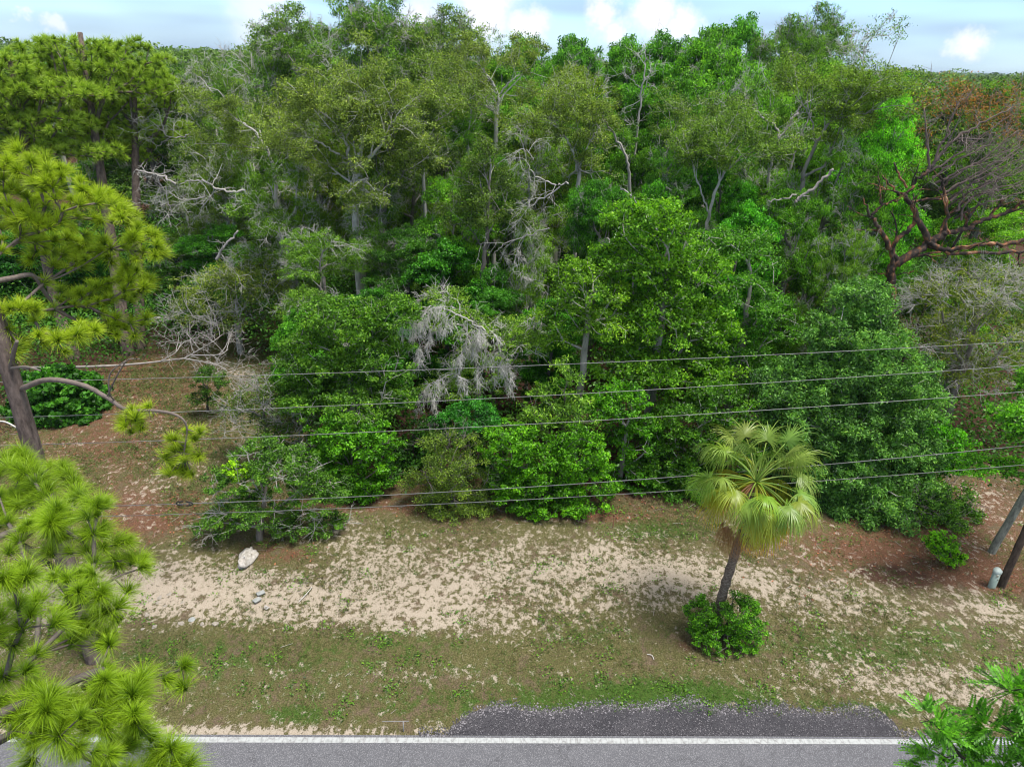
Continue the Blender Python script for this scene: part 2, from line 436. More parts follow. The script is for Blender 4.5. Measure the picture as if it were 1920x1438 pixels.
def blob(px, py, rx, ry, pw=2.0):
    c = G(px, py); a = (G(px + rx, py) - G(px - rx, py)).length / 2; b = abs(G(px, py - ry).y - G(px, py + ry).y) / 2
    r2 = ((xf - c.x) / a) ** 2 + ((yf - c.y) / b) ** 2
    return np.exp(-r2 ** (pw / 2))
def mask(bl, base=0.0):
    m = np.full(len(xf), base)
    for (px, py, rx, ry, a) in bl: m = m + a * blob(px, py, rx, ry)
    return m
sand = mask([(700, 1100, 440, 85, .50), (900, 1060, 330, 70, .34), (760, 1160, 220, 45, .45), (330, 1110, 260, 50, .75), (120, 1110, 140, 60, .6),
             (1190, 1060, 190, 60, .5), (1440, 1090, 230, 55, .42), (1650, 1140, 230, 45, .35), (1800, 1290, 190, 55, .62), (1560, 1250, 160, 40, .35), (1870, 1150, 90, 40, .55),
             (520, 1374, 300, 14, .95), (150, 1374, 300, 14, .9), (760, 1265, 90, 18, .4), (900, 1270, 60, 12, .35), (500, 1255, 120, 14, .15),
             (420, 760, 120, 120, .18), (480, 690, 60, 40, .3), (330, 660, 60, 12, .2), (300, 900, 60, 50, .25), (620, 1010, 90, 30, .35), (1700, 720, 200, 150, .2), (1860, 940, 100, 50, .35),
             (800, 1215, 400, 30, -.35), (500, 1210, 300, 25, -.45), (1330, 1180, 120, 40, -.3), (540, 1040, 100, 35, -.7), (1180, 1320, 340, 25, -.3)], .10)
straw = mask([(250, 700, 260, 70, .9), (150, 830, 200, 120, .8), (330, 850, 160, 90, .45), (300, 960, 130, 50, .8), (260, 990, 100, 40, .6), (520, 1040, 110, 35, .85), (560, 960, 100, 40, .5), (800, 950, 300, 24, .9),
              (1130, 965, 160, 22, .9), (1640, 1040, 260, 55, 1.05), (1860, 1090, 130, 40, .85), (1720, 960, 200, 60, .8), (850, 990, 60, 25, .4), (1850, 930, 120, 70, .5),
              (1330, 1210, 90, 40, .35), (1500, 1120, 150, 60, .3), (1100, 1130, 130, 25, .3), (960, 1230, 140, 20, .25), (420, 760, 130, 120, .3), (1700, 720, 260, 200, .4)], .0)
green = mask([(420, 740, 170, 110, .42), (250, 880, 200, 60, .25), (230, 720, 100, 40, .2), (600, 1240, 400, 60, .2), (250, 1230, 200, 60, .2), (1230, 1310, 190, 34, 1.0), (1180, 1340, 130, 16, .6), (960, 1330, 220, 24, .35), (1600, 1220, 200, 45, .55), (1640, 1330, 130, 20, .6), (560, 1340, 80, 18, .6), (760, 1200, 150, 20, .3), (1100, 1190, 90, 22, .4),
              (1330, 1310, 120, 30, .4), (1780, 1180, 130, 40, .35), (880, 1160, 50, 16, .35), (720, 1090, 60, 20, .2), (1230, 990, 120, 25, .6), (1820, 1040, 70, 30, .4), (400, 740, 130, 70, .15), (700, 1290, 700, 70, .16)], .13)
dirt_shade = mask([(1700, 1085, 70, 22, 1.0), (1640, 1070, 50, 18, .6), (1290, 1205, 55, 30, .6)], 0)  # dark dirt on the right; the last blob is the palm's shadow, painted in
forest = 1 / (1 + np.exp(-(yf - (19.2 + 0 * xf)) * 1.5)) * (1 - np.clip(mask([(300, 820, 260, 220, 1.6), (1830, 960, 180, 130, 1.3)]), 0, 1))
straw = straw * .60 + forest * .12; sand = sand - forest * .35; dirt_shade = np.maximum(dirt_shade, forest * .85)  # floor of the wood darkened in colour for the shade under its trees
Z = .05 * np.sin(xf * .9) * np.sin(yf * .7 + 1) + .03 * np.sin(xf * 2.3 + 1) * np.sin(yf * 1.9)
tro = (xf - rdA.x) * RN.x + (yf - rdA.y) * RN.y
ramp = np.clip((tro - 1.2) / 3, 0, 1)
Z = Z * ramp - .012 * (tro < .1) - .03 * (np.abs(tro + 3.3) < 3.4)
Z[(np.abs(xf) > 60) | (yf > 60)] = 0
nx, ny = len(gx), len(gy)
ii = (np.arange(ny - 1)[:, None] * nx + np.arange(nx - 1)[None]).ravel()
Qg = np.stack([ii, ii + 1, ii + 1 + nx, ii + nx], 1)

def ground_mat():
    m, nt, N, L = new_mat('ground')
    out = N.new('ShaderNodeOutputMaterial'); tc = N.new('ShaderNodeTexCoord'); pos = tc.outputs['Object']
    def noise(s, det=5, ro=.6, off=(0, 0, 0), st=(1, 1, 1)):
        mp = N.new('ShaderNodeMapping'); mp.inputs['Location'].default_value = off; mp.inputs['Scale'].default_value = st; L.new(pos, mp.inputs[0])
        n = N.new('ShaderNodeTexNoise'); n.inputs['Scale'].default_value = s; n.inputs['Detail'].default_value = det; n.inputs['Roughness'].default_value = ro; L.new(mp.outputs[0], n.inputs['Vector']); return n.outputs[0]
    def mth(op, a, b=None, c=None):
        x = nd(nt, 'ShaderNodeMath', operation=op)
        for i, q in enumerate((a, b, c)):
            if q is None: continue
            if isinstance(q, (int, float)): x.inputs[i].default_value = q
            else: L.new(q, x.inputs[i])
        return x.outputs[0]
    def attr(n): return nd(nt, 'ShaderNodeAttribute', attribute_name=n).outputs['Fac']
    def sstep(x, lo, hi):
        r = nd(nt, 'ShaderNodeMapRange', interpolation_type='SMOOTHSTEP'); L.new(x, r.inputs[0]); r.inputs[1].default_value = lo; r.inputs[2].default_value = hi; return r.outputs[0]
    def ramp(x, cols):
        r = N.new('ShaderNodeValToRGB'); L.new(x, r.inputs[0]); e = r.color_ramp.elements
        for i, (p_, c) in enumerate(cols):
            q = e[i] if i < 2 else e.new(p_)
            q.position = p_; q.color = (*c, 1)
        return r.outputs[0]
    def mix(f, a, b):
        x = nd(nt, 'ShaderNodeMix', data_type='RGBA')
        if isinstance(f, float): x.inputs[0].default_value = f
        else: L.new(f, x.inputs[0])
        L.new(a, x.inputs[6]); L.new(b, x.inputs[7]); return x.outputs[2]
    st = (1.1, .85, 1)
    nA = noise(6.5, 6, .72, (3, 1, 0), st); nB = noise(3.0, 5, .65, (11, 7, 0), st); nC = noise(28, 4, .7, (1, 5, 2)); nD = noise(.9, 4, .6, (5, 5, 5)); nE = noise(60, 3, .7)
    mixn = mth('ADD', mth('MULTIPLY', nA, .55), mth('ADD', mth('MULTIPLY', nB, .28), mth('MULTIPLY', nC, .17)))
    gr = ramp(nC, [(.3, (0.041, 0.041, 0.015)), (.5, (0.111, 0.105, 0.041)), (.68, (0.200, 0.178, 0.089)), (.8, (0.311, 0.266, 0.178))])
    gg = ramp(nC, [(.3, (0.022, 0.044, 0.009)), (.55, (0.067, 0.118, 0.022)), (.75, (0.126, 0.185, 0.044))])
    brown = ramp(nC, [(.3, (0.063, 0.044, 0.030)), (.55, (0.163, 0.122, 0.081)), (.75, (0.281, 0.222, 0.155))])
    sd_ = ramp(nE, [(.3, (.27, .22, .17)), (.5, (.42, .355, .28)), (.7, (.53, .465, .385))])
    sw = ramp(nC, [(.3, (0.059, 0.026, 0.016)), (.5, (0.148, 0.073, 0.044)), (.68, (0.237, 0.137, 0.089)), (.82, (0.340, 0.252, 0.178))])
    dk = ramp(nE, [(.3, (0.052, 0.026, 0.018)), (.7, (0.118, 0.063, 0.044))])
    c = mix(sstep(mth('ADD', mth('MULTIPLY', nB, .6), mth('MULTIPLY', nD, .4)), .36, .50), brown, gr)
    gmask = sstep(mth('ADD', mth('ADD', attr('green'), mth('MULTIPLY', mth('SUBTRACT', nB, .5), 2.0)), mth('MULTIPLY', mth('SUBTRACT', nA, .5), 1.4)), .35, .75)
    c = mix(gmask, c, gg)
    smask = sstep(mth('ADD', attr('straw'), mth('ADD', mth('MULTIPLY', mth('SUBTRACT', nB, .5), 1.6), mth('MULTIPLY', mth('SUBTRACT', nA, .5), 1.5))), .3, .7)
    c = mix(smask, c, sw)
    c = mix(sstep(mth('ADD', attr('dirt_shade'), mth('MULTIPLY', mth('SUBTRACT', nB, .5), 1.0)), .35, .7), c, dk)
    smk = sstep(mth('ADD', attr('sand'), mth('ADD', mth('MULTIPLY', mth('SUBTRACT', mixn, .5), 8.5), mth('MULTIPLY', mth('SUBTRACT', nD, .5), 1.2))), .40, .98)
    c = mix(smk, c, sd_)
    p = N.new('ShaderNodeBsdfPrincipled'); L.new(c, p.inputs['Base Color']); p.inputs['Roughness'].default_value = .95; p.inputs['Specular IOR Level'].default_value = .1
    hgt = mth('SUBTRACT', mth('ADD', mth('MULTIPLY', nC, .6), nA), mth('MULTIPLY', smk, .3))
    b = N.new('ShaderNodeBump'); b.inputs['Strength'].default_value = .9; b.inputs['Distance'].default_value = .06; L.new(hgt, b.inputs['Height']); L.new(b.outputs[0], p.inputs['Normal'])
    L.new(p.outputs[0], out.inputs[0]); return m
gme = mk_mesh('ground', np.stack([xf, yf, Z], 1), Qg, None, ground_mat(), True)
for nm, arr in (('sand', sand), ('straw', straw), ('green', green), ('dirt_shade', dirt_shade)):
    a = gme.attributes.new(nm, 'FLOAT', 'POINT'); a.data.foreach_set('value', arr.astype(np.float32))
ground = tag(link('ground', gme), kind='structure')

def sheet(name, pts, z, mat, kind='structure'):
    me = bpy.data.meshes.new(name); me.from_pydata([(p[0], p[1], z) for p in pts], [], [list(range(len(pts)))]); me.update(); me.materials.append(mat)
    return tag(link(name, me), kind=kind)
def speck_mat(name, base, base2, light, sc1, thr, rough=.9, dark=(.02, .02, .02), patch=1.2, bmp=.6, crack=False):
    m, nt, N, L = new_mat(name)
    out = N.new('ShaderNodeOutputMaterial'); tc = N.new('ShaderNodeTexCoord')
    n = N.new('ShaderNodeTexNoise'); n.inputs['Scale'].default_value = patch; n.inputs['Detail'].default_value = 6; n.inputs['Roughness'].default_value = .65; L.new(tc.outputs['Object'], n.inputs['Vector'])
    mr = N.new('ShaderNodeMapRange'); L.new(n.outputs[0], mr.inputs[0]); mr.inputs[1].default_value = .35; mr.inputs[2].default_value = .65
    a = nd(nt, 'ShaderNodeMix', data_type='RGBA'); L.new(mr.outputs[0], a.inputs[0]); a.inputs[6].default_value = (*base, 1); a.inputs[7].default_value = (*base2, 1)
    v = N.new('ShaderNodeTexVoronoi'); v.inputs['Scale'].default_value = sc1; L.new(tc.outputs['Object'], v.inputs['Vector'])
    sp = N.new('ShaderNodeSeparateColor'); L.new(v.outputs['Color'], sp.inputs[0])
    g = nd(nt, 'ShaderNodeMath', operation='GREATER_THAN'); L.new(sp.outputs[0], g.inputs[0]); g.inputs[1].default_value = thr
    b = nd(nt, 'ShaderNodeMix', data_type='RGBA'); L.new(g.outputs[0], b.inputs[0]); L.new(a.outputs[2], b.inputs[6]); b.inputs[7].default_value = (*light, 1)
    g2 = nd(nt, 'ShaderNodeMath', operation='LESS_THAN'); L.new(sp.outputs[1], g2.inputs[0]); g2.inputs[1].default_value = .22
    c = nd(nt, 'ShaderNodeMix', data_type='RGBA'); L.new(g2.outputs[0], c.inputs[0]); L.new(b.outputs[2], c.inputs[6]); c.inputs[7].default_value = (*dark, 1)
    p = N.new('ShaderNodeBsdfPrincipled'); L.new(c.outputs[2], p.inputs['Base Color']); p.inputs['Roughness'].default_value = rough; p.inputs['Specular IOR Level'].default_value = .2
    if crack:
        wv = N.new('ShaderNodeTexNoise'); wv.inputs['Scale'].default_value = 1.6; wv.inputs['Detail'].default_value = 5; L.new(tc.outputs['Object'], wv.inputs['Vector'])
        ad = nd(nt, 'ShaderNodeVectorMath', operation='ADD'); L.new(tc.outputs['Object'], ad.inputs[0]); L.new(wv.outputs['Color'], ad.inputs[1])
        cv = nd(nt, 'ShaderNodeTexVoronoi', feature='DISTANCE_TO_EDGE'); cv.inputs['Scale'].default_value = .55; L.new(ad.outputs[0], cv.inputs['Vector'])
        cr = N.new('ShaderNodeMapRange'); L.new(cv.outputs['Distance'], cr.inputs[0]); cr.inputs[1].default_value = .004; cr.inputs[2].default_value = .012; cr.inputs[3].default_value = .82; cr.inputs[4].default_value = 1
        cm = nd(nt, 'ShaderNodeMix', data_type='RGBA', blend_type='MULTIPLY'); cm.inputs[0].default_value = 1; L.new(c.outputs[2], cm.inputs[6]); L.new(cr.outputs[0], cm.inputs[7]); L.new(cm.outputs[2], p.inputs['Base Color'])
    bp = N.new('ShaderNodeBump'); bp.inputs['Strength'].default_value = bmp; bp.inputs['Distance'].default_value = .015; L.new(v.outputs['Distance'], bp.inputs['Height']); L.new(bp.outputs[0], p.inputs['Normal'])
    L.new(p.outputs[0], out.inputs[0]); return m
M_ASPH = speck_mat('asphalt', (.108, .109, .120), (.132, .133, .146), (.21, .21, .225), 85, .74, dark=(.10, .10, .11), bmp=.25, crack=True)
M_GRAV = speck_mat('dark_gravel', (.045, .044, .050), (.075, .072, .080), (.20, .19, .205), 70, .93, dark=(.028, .026, .032), bmp=.4)
sheet('road', [road_pt(-90, -6.9), road_pt(90, -6.9), road_pt(90, .04), road_pt(-90, .04)], .008, M_ASPH)
# edge line with cracks across it
def line_mat():
    m, nt, N, L = new_mat('edge_line_paint')
    out = N.new('ShaderNodeOutputMaterial'); tc = N.new('ShaderNodeTexCoord')
    v = nd(nt, 'ShaderNodeTexVoronoi', feature='DISTANCE_TO_EDGE'); v.inputs['Scale'].default_value = 7
    mp = N.new('ShaderNodeMapping'); mp.inputs['Scale'].default_value = (1, .25, 1); mp.inputs['Rotation'].default_value = (0, 0, .25); L.new(tc.outputs['Object'], mp.inputs[0]); L.new(mp.outputs[0], v.inputs['Vector'])
    r = N.new('ShaderNodeValToRGB'); L.new(v.outputs['Distance'], r.inputs[0]); e = r.color_ramp.elements
    e[0].position = .01; e[0].color = (.30, .30, .30, 1); e[1].position = .05; e[1].color = (.40, .415, .415, 1)
    n = N.new('ShaderNodeTexNoise'); n.inputs['Scale'].default_value = 14; n.inputs['Detail'].default_value = 6; L.new(tc.outputs['Object'], n.inputs['Vector'])
    mr = N.new('ShaderNodeMapRange'); L.new(n.outputs[0], mr.inputs[0]); mr.inputs[1].default_value = .35; mr.inputs[2].default_value = .55; mr.inputs[3].default_value = .72; mr.inputs[4].default_value = 1
    mx = nd(nt, 'ShaderNodeMix', data_type='RGBA', blend_type='MULTIPLY'); mx.inputs[0].default_value = 1; L.new(r.outputs[0], mx.inputs[6]); L.new(mr.outputs[0], mx.inputs[7])
    p = N.new('ShaderNodeBsdfPrincipled'); L.new(mx.outputs[2], p.inputs['Base Color']); p.inputs['Roughness'].default_value = .6; L.new(p.outputs[0], out.inputs[0]); return m
sheet('edge_line', [road_pt(-90, -.15), road_pt(90, -.15), road_pt(90, -.02), road_pt(-90, -.02)], .012, line_mat())
# dark gravel pull-off beside the road
ap = []
p0, p1 = G(838, 1376), G(1690, 1380)
n_ = 120
for i in range(n_ + 1):
    t = i / n_; px = 838 + (1690 - 838) * t
    up_ = 1324 + 6 * math.sin(t * 9) + 5 * math.sin(t * 31 + 1) + random.uniform(-3, 3) + 4 * t
    e_ = min(1, t / .07) ** .6 * min(1, (1 - t) / .05) ** .6
    ap.append(G(px, 1378 + (up_ - 1378) * e_))
aq = [road_pt(p1.x - rdA.x, .05), road_pt(p0.x - rdA.x, .05)]
sheet('gravel_shoulder', ap[::1] + aq, .006, M_GRAV)
#@@NEXT2

# ------------------------------------------------------------------ colours of foliage (multiplied leaf by leaf)
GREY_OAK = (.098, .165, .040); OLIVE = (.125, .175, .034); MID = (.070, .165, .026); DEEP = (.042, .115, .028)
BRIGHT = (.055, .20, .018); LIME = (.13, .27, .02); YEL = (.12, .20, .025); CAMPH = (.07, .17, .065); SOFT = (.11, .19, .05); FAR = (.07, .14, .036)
BK_GREY = (.17, .155, .14); BK_DARK = (.085, .07, .058); BK_PALE = (.42, .40, .37)
LF_S = (.085, .04); LF_M = (.098, .055); LF_B = (.12, .07)

def hero(name, label, cat, Y, lobes, base=None, **kw):
    Lw = [(a, b, c, d * 1.12, e * 1.12, f * 1.12) for (a, b, c, d, e, f) in plobes(lobes, Y)]
    kw['per'] = int(kw.get('per', 14) * 2.1)
    if base is None:
        cx = sum(l[0] * l[3] for l in Lw) / sum(l[3] for l in Lw); base = (cx, Y, 0)
    return build_tree(name, label, cat, base, Lw, **kw)

# ------------------------------------------------------------------ trees and shrubs along the front of the wood
hero('scrub_tree', 'small scraggly tree with a lime green sprig above the white rock', 'tree', 17.3,
     [(440, 905, 50, 30), (530, 880, 60, 38), (600, 930, 55, 40, .3), (470, 955, 70, 26, -.2), (560, 985, 40, 22), (400, 985, 40, 22, -.5), (620, 985, 30, 18), (500, 850, 50, 25, .6)],
     base=G(487, 1012), col=(.06, .14, .03), per=40, dens=9, bare=.06, leaf=(.07, .04), spread=.17, tw=.22, rb=.09, bark=(.2, .17, .14), fork=.25, twr=.008)
hero('broadleaf_tree', 'dark green glossy tree directly behind the bright bush left of the dead twigs', 'tree', 21.3,
     [(650, 600, 80, 45), (590, 670, 70, 50), (700, 670, 75, 60), (640, 745, 95, 50, -.3), (740, 590, 45, 35), (570, 745, 45, 35), (730, 750, 45, 45)],
     col=(.062, .145, .024), per=30, dens=7, leaf=LF_M, spread=.26, rb=.13, bare=.02)
hero('shrub', 'bright green bush left of the dark gap under the lowest wires', 'shrub', 19.4,
     [(630, 815, 48, 36), (700, 835, 48, 45), (690, 895, 50, 38), (615, 870, 40, 48), (660, 925, 45, 22)],
     bark=BK_DARK, twv=.2, zmin=-.85, col=(.062, .185, .012), per=26, dens=9, leaf=LF_M, spread=.2, rb=.07)
hero('shrub', 'dull olive fine leaved bush between the two bright green bushes', 'shrub', 18.9,
     [(850, 850, 60, 38), (800, 905, 45, 36), (875, 915, 48, 50), (850, 950, 60, 32), (890, 965, 30, 20)],
     bark=BK_DARK, twv=.2, zmin=-.85, col=(.10, .16, .042), per=44, dens=8, leaf=(.06, .028), spread=.22, rb=.06, tw=.3, bare=.06)
hero('shrub', 'broad bright green bush just left of centre at the edge of the wood', 'shrub', 19.1,
     [(955, 835, 50, 40), (1010, 870, 55, 48), (1090, 850, 50, 52), (1095, 915, 60, 42), (975, 915, 55, 42), (1030, 935, 70, 34)],
     bark=BK_DARK, twv=.2, zmin=-.85, col=(.068, .195, .012), per=26, dens=9, leaf=LF_M, spread=.2, rb=.07)
hero('broadleaf_tree', 'vivid green young tree behind the broad bright bush right of centre', 'tree', 20.6,
     [(1165, 760, 48, 40), (1195, 830, 45, 52), (1125, 775, 40, 34), (1190, 900, 45, 40)],
     col=(.055, .17, .014), per=26, dens=8, leaf=LF_M, spread=.22, rb=.08)
hero('sapling', 'pale slender sapling rising above the broad bright green bush', 'sapling', 20.4,
     [(1060, 700, 30, 28), (1030, 760, 55, 30), (1090, 770, 50, 28), (1000, 790, 40, 20), (1080, 820, 40, 25)],
     bark=BK_DARK, twv=.2, zmin=-.85, col=(.10, .20, .04), per=13, dens=6, leaf=(.16, .04), spread=.28, rb=.05, tw=.3)
hero('shrub', 'feathery dark green shrub in the gap under the dead twigs', 'shrub', 20.3,
     [(880, 775, 45, 20), (850, 790, 35, 18), (915, 790, 25, 15)], bark=BK_DARK, twv=.2, zmin=-.85, col=(.03, .14, .03), per=40, dens=8, leaf=(.10, .04), spread=.2, rb=.04)
arch = hero('oak_tree', 'small oak draped with silvery dead twigs above the front bushes', 'tree', 23.0,
     [(850, 600, 55, 28), (940, 640, 75, 42), (900, 700, 65, 42), (845, 735, 45, 36, -.6), (985, 640, 40, 50), (830, 560, 40, 20)],
     col=(.11, .20, .05), per=26, dens=6.5, leaf=LF_S, spread=.25, rb=.12, bare=.14, bark=BK_GREY, droop=.5, twv=.9)
hero('maple_tree', 'tall bright green broadleaf tree standing above the centre right bushes', 'tree', 23.0,
     [(1225, 425, 80, 48), (1180, 500, 75, 52), (1290, 520, 75, 60), (1235, 600, 80, 60, -.4), (1320, 620, 55, 55), (1200, 690, 80, 45, -.6), (1290, 700, 80, 50, -.5)],
     col=(.076, .18, .02), per=26, dens=5.5, leaf=LF_B, spread=.3, rb=.17)
hero('maple_tree', 'yellowish green tree left of the tall bright green one', 'tree', 22.2,
     [(1105, 550, 70, 40), (1060, 590, 50, 24), (1140, 610, 70, 36), (1080, 510, 40, 24), (1040, 640, 30, 26)],
     col=(.085, .18, .022), per=22, dens=6, leaf=LF_M, spread=.27, rb=.11)
hero('broadleaf_tree', 'mid green tree directly left of the dense blue green evergreen', 'tree', 23.6,
     [(1395, 560, 65, 50), (1450, 610, 55, 52), (1375, 660, 65, 55), (1420, 720, 50, 40), (1340, 470, 60, 46, 1), (1410, 480, 50, 46, 1)],
     col=(.055, .155, .026), per=26, dens=5.5, leaf=LF_M, spread=.3, rb=.15)
hero('broadleaf_tree', 'dark green low tree behind the palm fronds', 'tree', 20.8,
     [(1290, 800, 70, 50), (1260, 870, 70, 50), (1350, 760, 65, 45), (1370, 840, 60, 60), (1310, 920, 70, 36), (1280, 965, 50, 25, -.5)],
     col=(.048, .13, .018), per=30, dens=7, leaf=LF_M, spread=.26, rb=.1)
hero('evergreen_tree', 'dense blue green evergreen tree behind and right of the palm', 'tree', 20.8,
     [(1615, 560, 50, 34, .6), (1600, 625, 80, 46, .3), (1650, 685, 90, 50), (1570, 715, 85, 50), (1700, 750, 60, 48), (1510, 790, 85, 55, -.3), (1620, 790, 95, 58, -.4),
      (1700, 850, 60, 52, -.3), (1550, 870, 95, 58, -.6), (1640, 915, 95, 52, -.7), (1560, 950, 80, 42, -.8), (1470, 730, 55, 46), (1700, 930, 50, 38, -.6), (1450, 850, 50, 50, 0)],
     col=(.075, .175, .068), per=42, dens=7.5, leaf=(.12, .045), spread=.26, rb=.2, tw=.15, zmin=-.7, flatten=.85)
hero('shrub', 'bright yellow green shrub right of the dense evergreen', 'shrub', 20.8,
     [(1745, 800, 32, 26), (1775, 835, 38, 34), (1745, 870, 42, 32), (1790, 870, 28, 22)], bark=BK_DARK, twv=.2, zmin=-.85, col=(.06, .21, .012), per=24, dens=9, leaf=LF_M, spread=.18, rb=.05)
hero('vine_thicket', 'dark tangled vine thicket at the foot of the dense evergreen', 'vines', 19.3,
     [(1690, 955, 45, 38), (1745, 945, 50, 36), (1790, 935, 35, 32, .3), (1740, 985, 60, 24), (1650, 975, 40, 22), (1800, 975, 30, 18)], bark=BK_DARK, twv=.2, zmin=-.85, col=(.05, .125, .022), per=26, dens=9, leaf=LF_S, spread=.22, rb=.04, bare=.08)
hero('shrub', 'small lime green shrub on red leaf litter near the utility pedestal', 'shrub', G(1780, 1058).y,
     [(1770, 1018, 24, 18), (1792, 1036, 16, 12), (1752, 1010, 16, 12), (1778, 1042, 22, 12)], base=G(1780, 1060), bark=BK_DARK, twv=.2, zmin=-.85, col=(.10, .25, .02), per=16, dens=14, leaf=(.12, .05), spread=.14, rb=.03)
hero('oak_tree', 'sparse olive tree full of dead grey twigs at the right edge', 'tree', 24.5,
     [(1790, 560, 80, 40), (1850, 620, 80, 50), (1740, 640, 50, 50), (1880, 700, 70, 40), (1800, 700, 70, 36), (1890, 540, 50, 40)],
     col=(.10, .14, .035), per=20, dens=6, leaf=LF_S, spread=.3, bare=.3, rb=.15, bark=(.2, .17, .15), twv=.75, droop=.35)
hero('oak_tree', 'low olive tree below the broken red limbs at the right edge', 'tree', 26.5,
     [(1850, 520, 70, 36), (1780, 530, 50, 40), (1900, 570, 50, 40), (1740, 570, 30, 40)],
     col=(.11, .16, .035), per=14, dens=4, leaf=LF_S, spread=.34, bare=.3, rb=.12, bark=(.2, .17, .15))
hero('shrub', 'dark rounded shrub with big heart shaped leaves in the left clearing', 'shrub', 24.6,
     [(110, 740, 70, 46), (80, 785, 55, 40), (150, 780, 50, 46), (110, 715, 50, 26), (120, 800, 60, 24, -.4)], base=G(118, 775), bark=BK_DARK, twv=.2, zmin=-.85, col=(.035, .12, .022), per=20, dens=9, leaf=(.19, .14), spread=.2, rb=.06, up=.4)
hero('sapling', 'small dark sapling alone in the middle of the left clearing', 'sapling', 24.5,
     [(392, 715, 28, 26), (385, 745, 22, 18)], base=G(390, 770), bark=BK_DARK, twv=.2, zmin=-.85, col=(.04, .10, .022), per=34, dens=7, leaf=LF_S, spread=.2, rb=.04)
hero('scrub_tree', 'grey twiggy scrub at the right side of the left clearing', 'shrub', 21.5,
     [(470, 790, 55, 36), (520, 740, 55, 45), (440, 760, 30, 26), (545, 810, 45, 40)],
     col=(.06, .11, .03), per=16, dens=6, leaf=LF_S, spread=.28, bare=.25, rb=.07, bark=BK_GREY)
hero('oak_tree', 'low grey green oak spreading over the back of the left clearing', 'tree', 31.0,
     [(400, 545, 70, 34), (470, 520, 70, 40), (350, 590, 50, 26), (520, 560, 60, 46), (440, 600, 60, 26)],
     col=(.12, .17, .06), per=26, dens=4, leaf=(.10, .045), spread=.36, bare=.25, rb=.14, bark=BK_PALE)
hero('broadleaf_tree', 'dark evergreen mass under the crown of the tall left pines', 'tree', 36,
     [(60, 560, 80, 50), (140, 600, 80, 40), (20, 500, 70, 50), (160, 520, 60, 40), (250, 600, 40, 34)], col=(.022, .10, .02), per=34, dens=3.5, leaf=(.2, .11), spread=.42, rb=.16)
hero('shrub', 'round bright green shrub growing round the foot of the palm', 'shrub', 13.5,
     [(1388, 1150, 40, 32), (1318, 1150, 30, 28, .15), (1312, 1185, 22, 18), (1350, 1200, 42, 26, -.25), (1400, 1190, 30, 26, -.1)], base=G(1356, 1200),
     bark=BK_DARK, twv=.2, col=(.07, .19, .02), per=26, dens=26, leaf=(.055, .033), spread=.11, rb=.03, tw=.1, zmin=-.6)

hero('shrub', 'added low shrub with leaves darkened for the shade in the gap left of the dull olive bush', 'shrub', 21.6, [(780, 850, 40, 36), (765, 900, 34, 30), (800, 800, 34, 26), (745, 935, 30, 18, -.8)], bark=BK_DARK, twv=.2, zmin=-.8, col=(.022, .075, .014), per=22, dens=8, leaf=LF_M, spread=.22, rb=.04)  # added shrub, coloured dark to stand in for the black shade of the gap
hero('shrub', 'added low shrub with leaves darkened for the shade in the gap between the olive bush and the broad bright bush', 'shrub', 21.2, [(905, 830, 30, 30), (920, 880, 26, 30), (935, 940, 26, 20, -.9)], bark=BK_DARK, twv=.2, zmin=-.8, col=(.022, .075, .014), per=22, dens=8, leaf=LF_M, spread=.22, rb=.04)  # likewise added, its dark leaf colour stands for shade between the bushes
# ------------------------------------------------------------------ prototypes for the canopy behind
def rlobes(W, Hh, z0, n, seed, flat=.55, top=False):
    rr = np.random.default_rng(seed); out = []
    n = int(n * 1.8)
    for i in range(n):
        a = rr.uniform(0, 2 * math.pi); t = (i + .5) / n
        z = z0 + (Hh - z0) * (t ** .8) * rr.uniform(.85, 1.0)
        rad = W * .5 * math.sqrt(max(.05, 1 - ((z - z0) / (Hh - z0) - .35) ** 2 / .62)) * rr.uniform(.35, .8)
        r = W * rr.uniform(.11, .22)
        out.append((math.cos(a) * rad, math.sin(a) * rad, z - r * flat, r, r * rr.uniform(.8, 1.1), r * flat * rr.uniform(.8, 1.2)))
    out.append((rr.uniform(-.1, .1) * W, 0, Hh - W * .12, W * .17, W * .16, W * .12))
    return out
PROTO = {}
def proto(key, W, Hh, z0, n, seed, **kw):
    PROTO[key] = dict(W=W, H=Hh, z0=z0, n=n, seed=seed, kw=kw, ob=None)
proto('airy1', 7, 10, 4.0, 13, 1, per=66, dens=4.0, leaf=(.105, .045), spread=.34, bare=.13, rb=.2, bark=BK_PALE, twr=.0105, twv=.8)
proto('airy2', 7, 10, 3.2, 12, 2, per=60, dens=4.0, leaf=(.105, .045), spread=.34, bare=.21, rb=.18, bark=BK_PALE, twr=.0105, twv=.85)
proto('airy3', 6.5, 10, 4.4, 10, 7, per=50, dens=3.4, leaf=(.115, .05), spread=.36, bare=.36, rb=.17, bark=BK_PALE, twr=.009, twv=.8, droop=.5)
proto('dense1', 6.5, 10, 2.5, 15, 3, per=78, dens=3.6, leaf=(.13, .06), spread=.38, bare=.04, rb=.2, bark=BK_GREY)
proto('dense2', 6.5, 10, 2.0, 15, 4, per=74, dens=3.6, leaf=(.13, .065), spread=.4, bare=.08, rb=.2, bark=BK_GREY)
proto('broad1', 6, 9, 1.5, 15, 5, per=60, dens=3.8, leaf=(.16, .095), spread=.38, rb=.17, bark=BK_GREY)
proto('open1', 8, 15, 8.5, 11, 6, per=56, dens=2.8, leaf=(.14, .06), spread=.42, bare=.15, rb=.22, bark=BK_GREY, twr=.014)
proto('open2', 9, 15, 7, 13, 8, per=12, dens=2.2, leaf=(.15, .05), spread=.42, bare=.1, rb=.2, bark=BK_PALE, twr=.014, flatten=.3)
BODY = {}
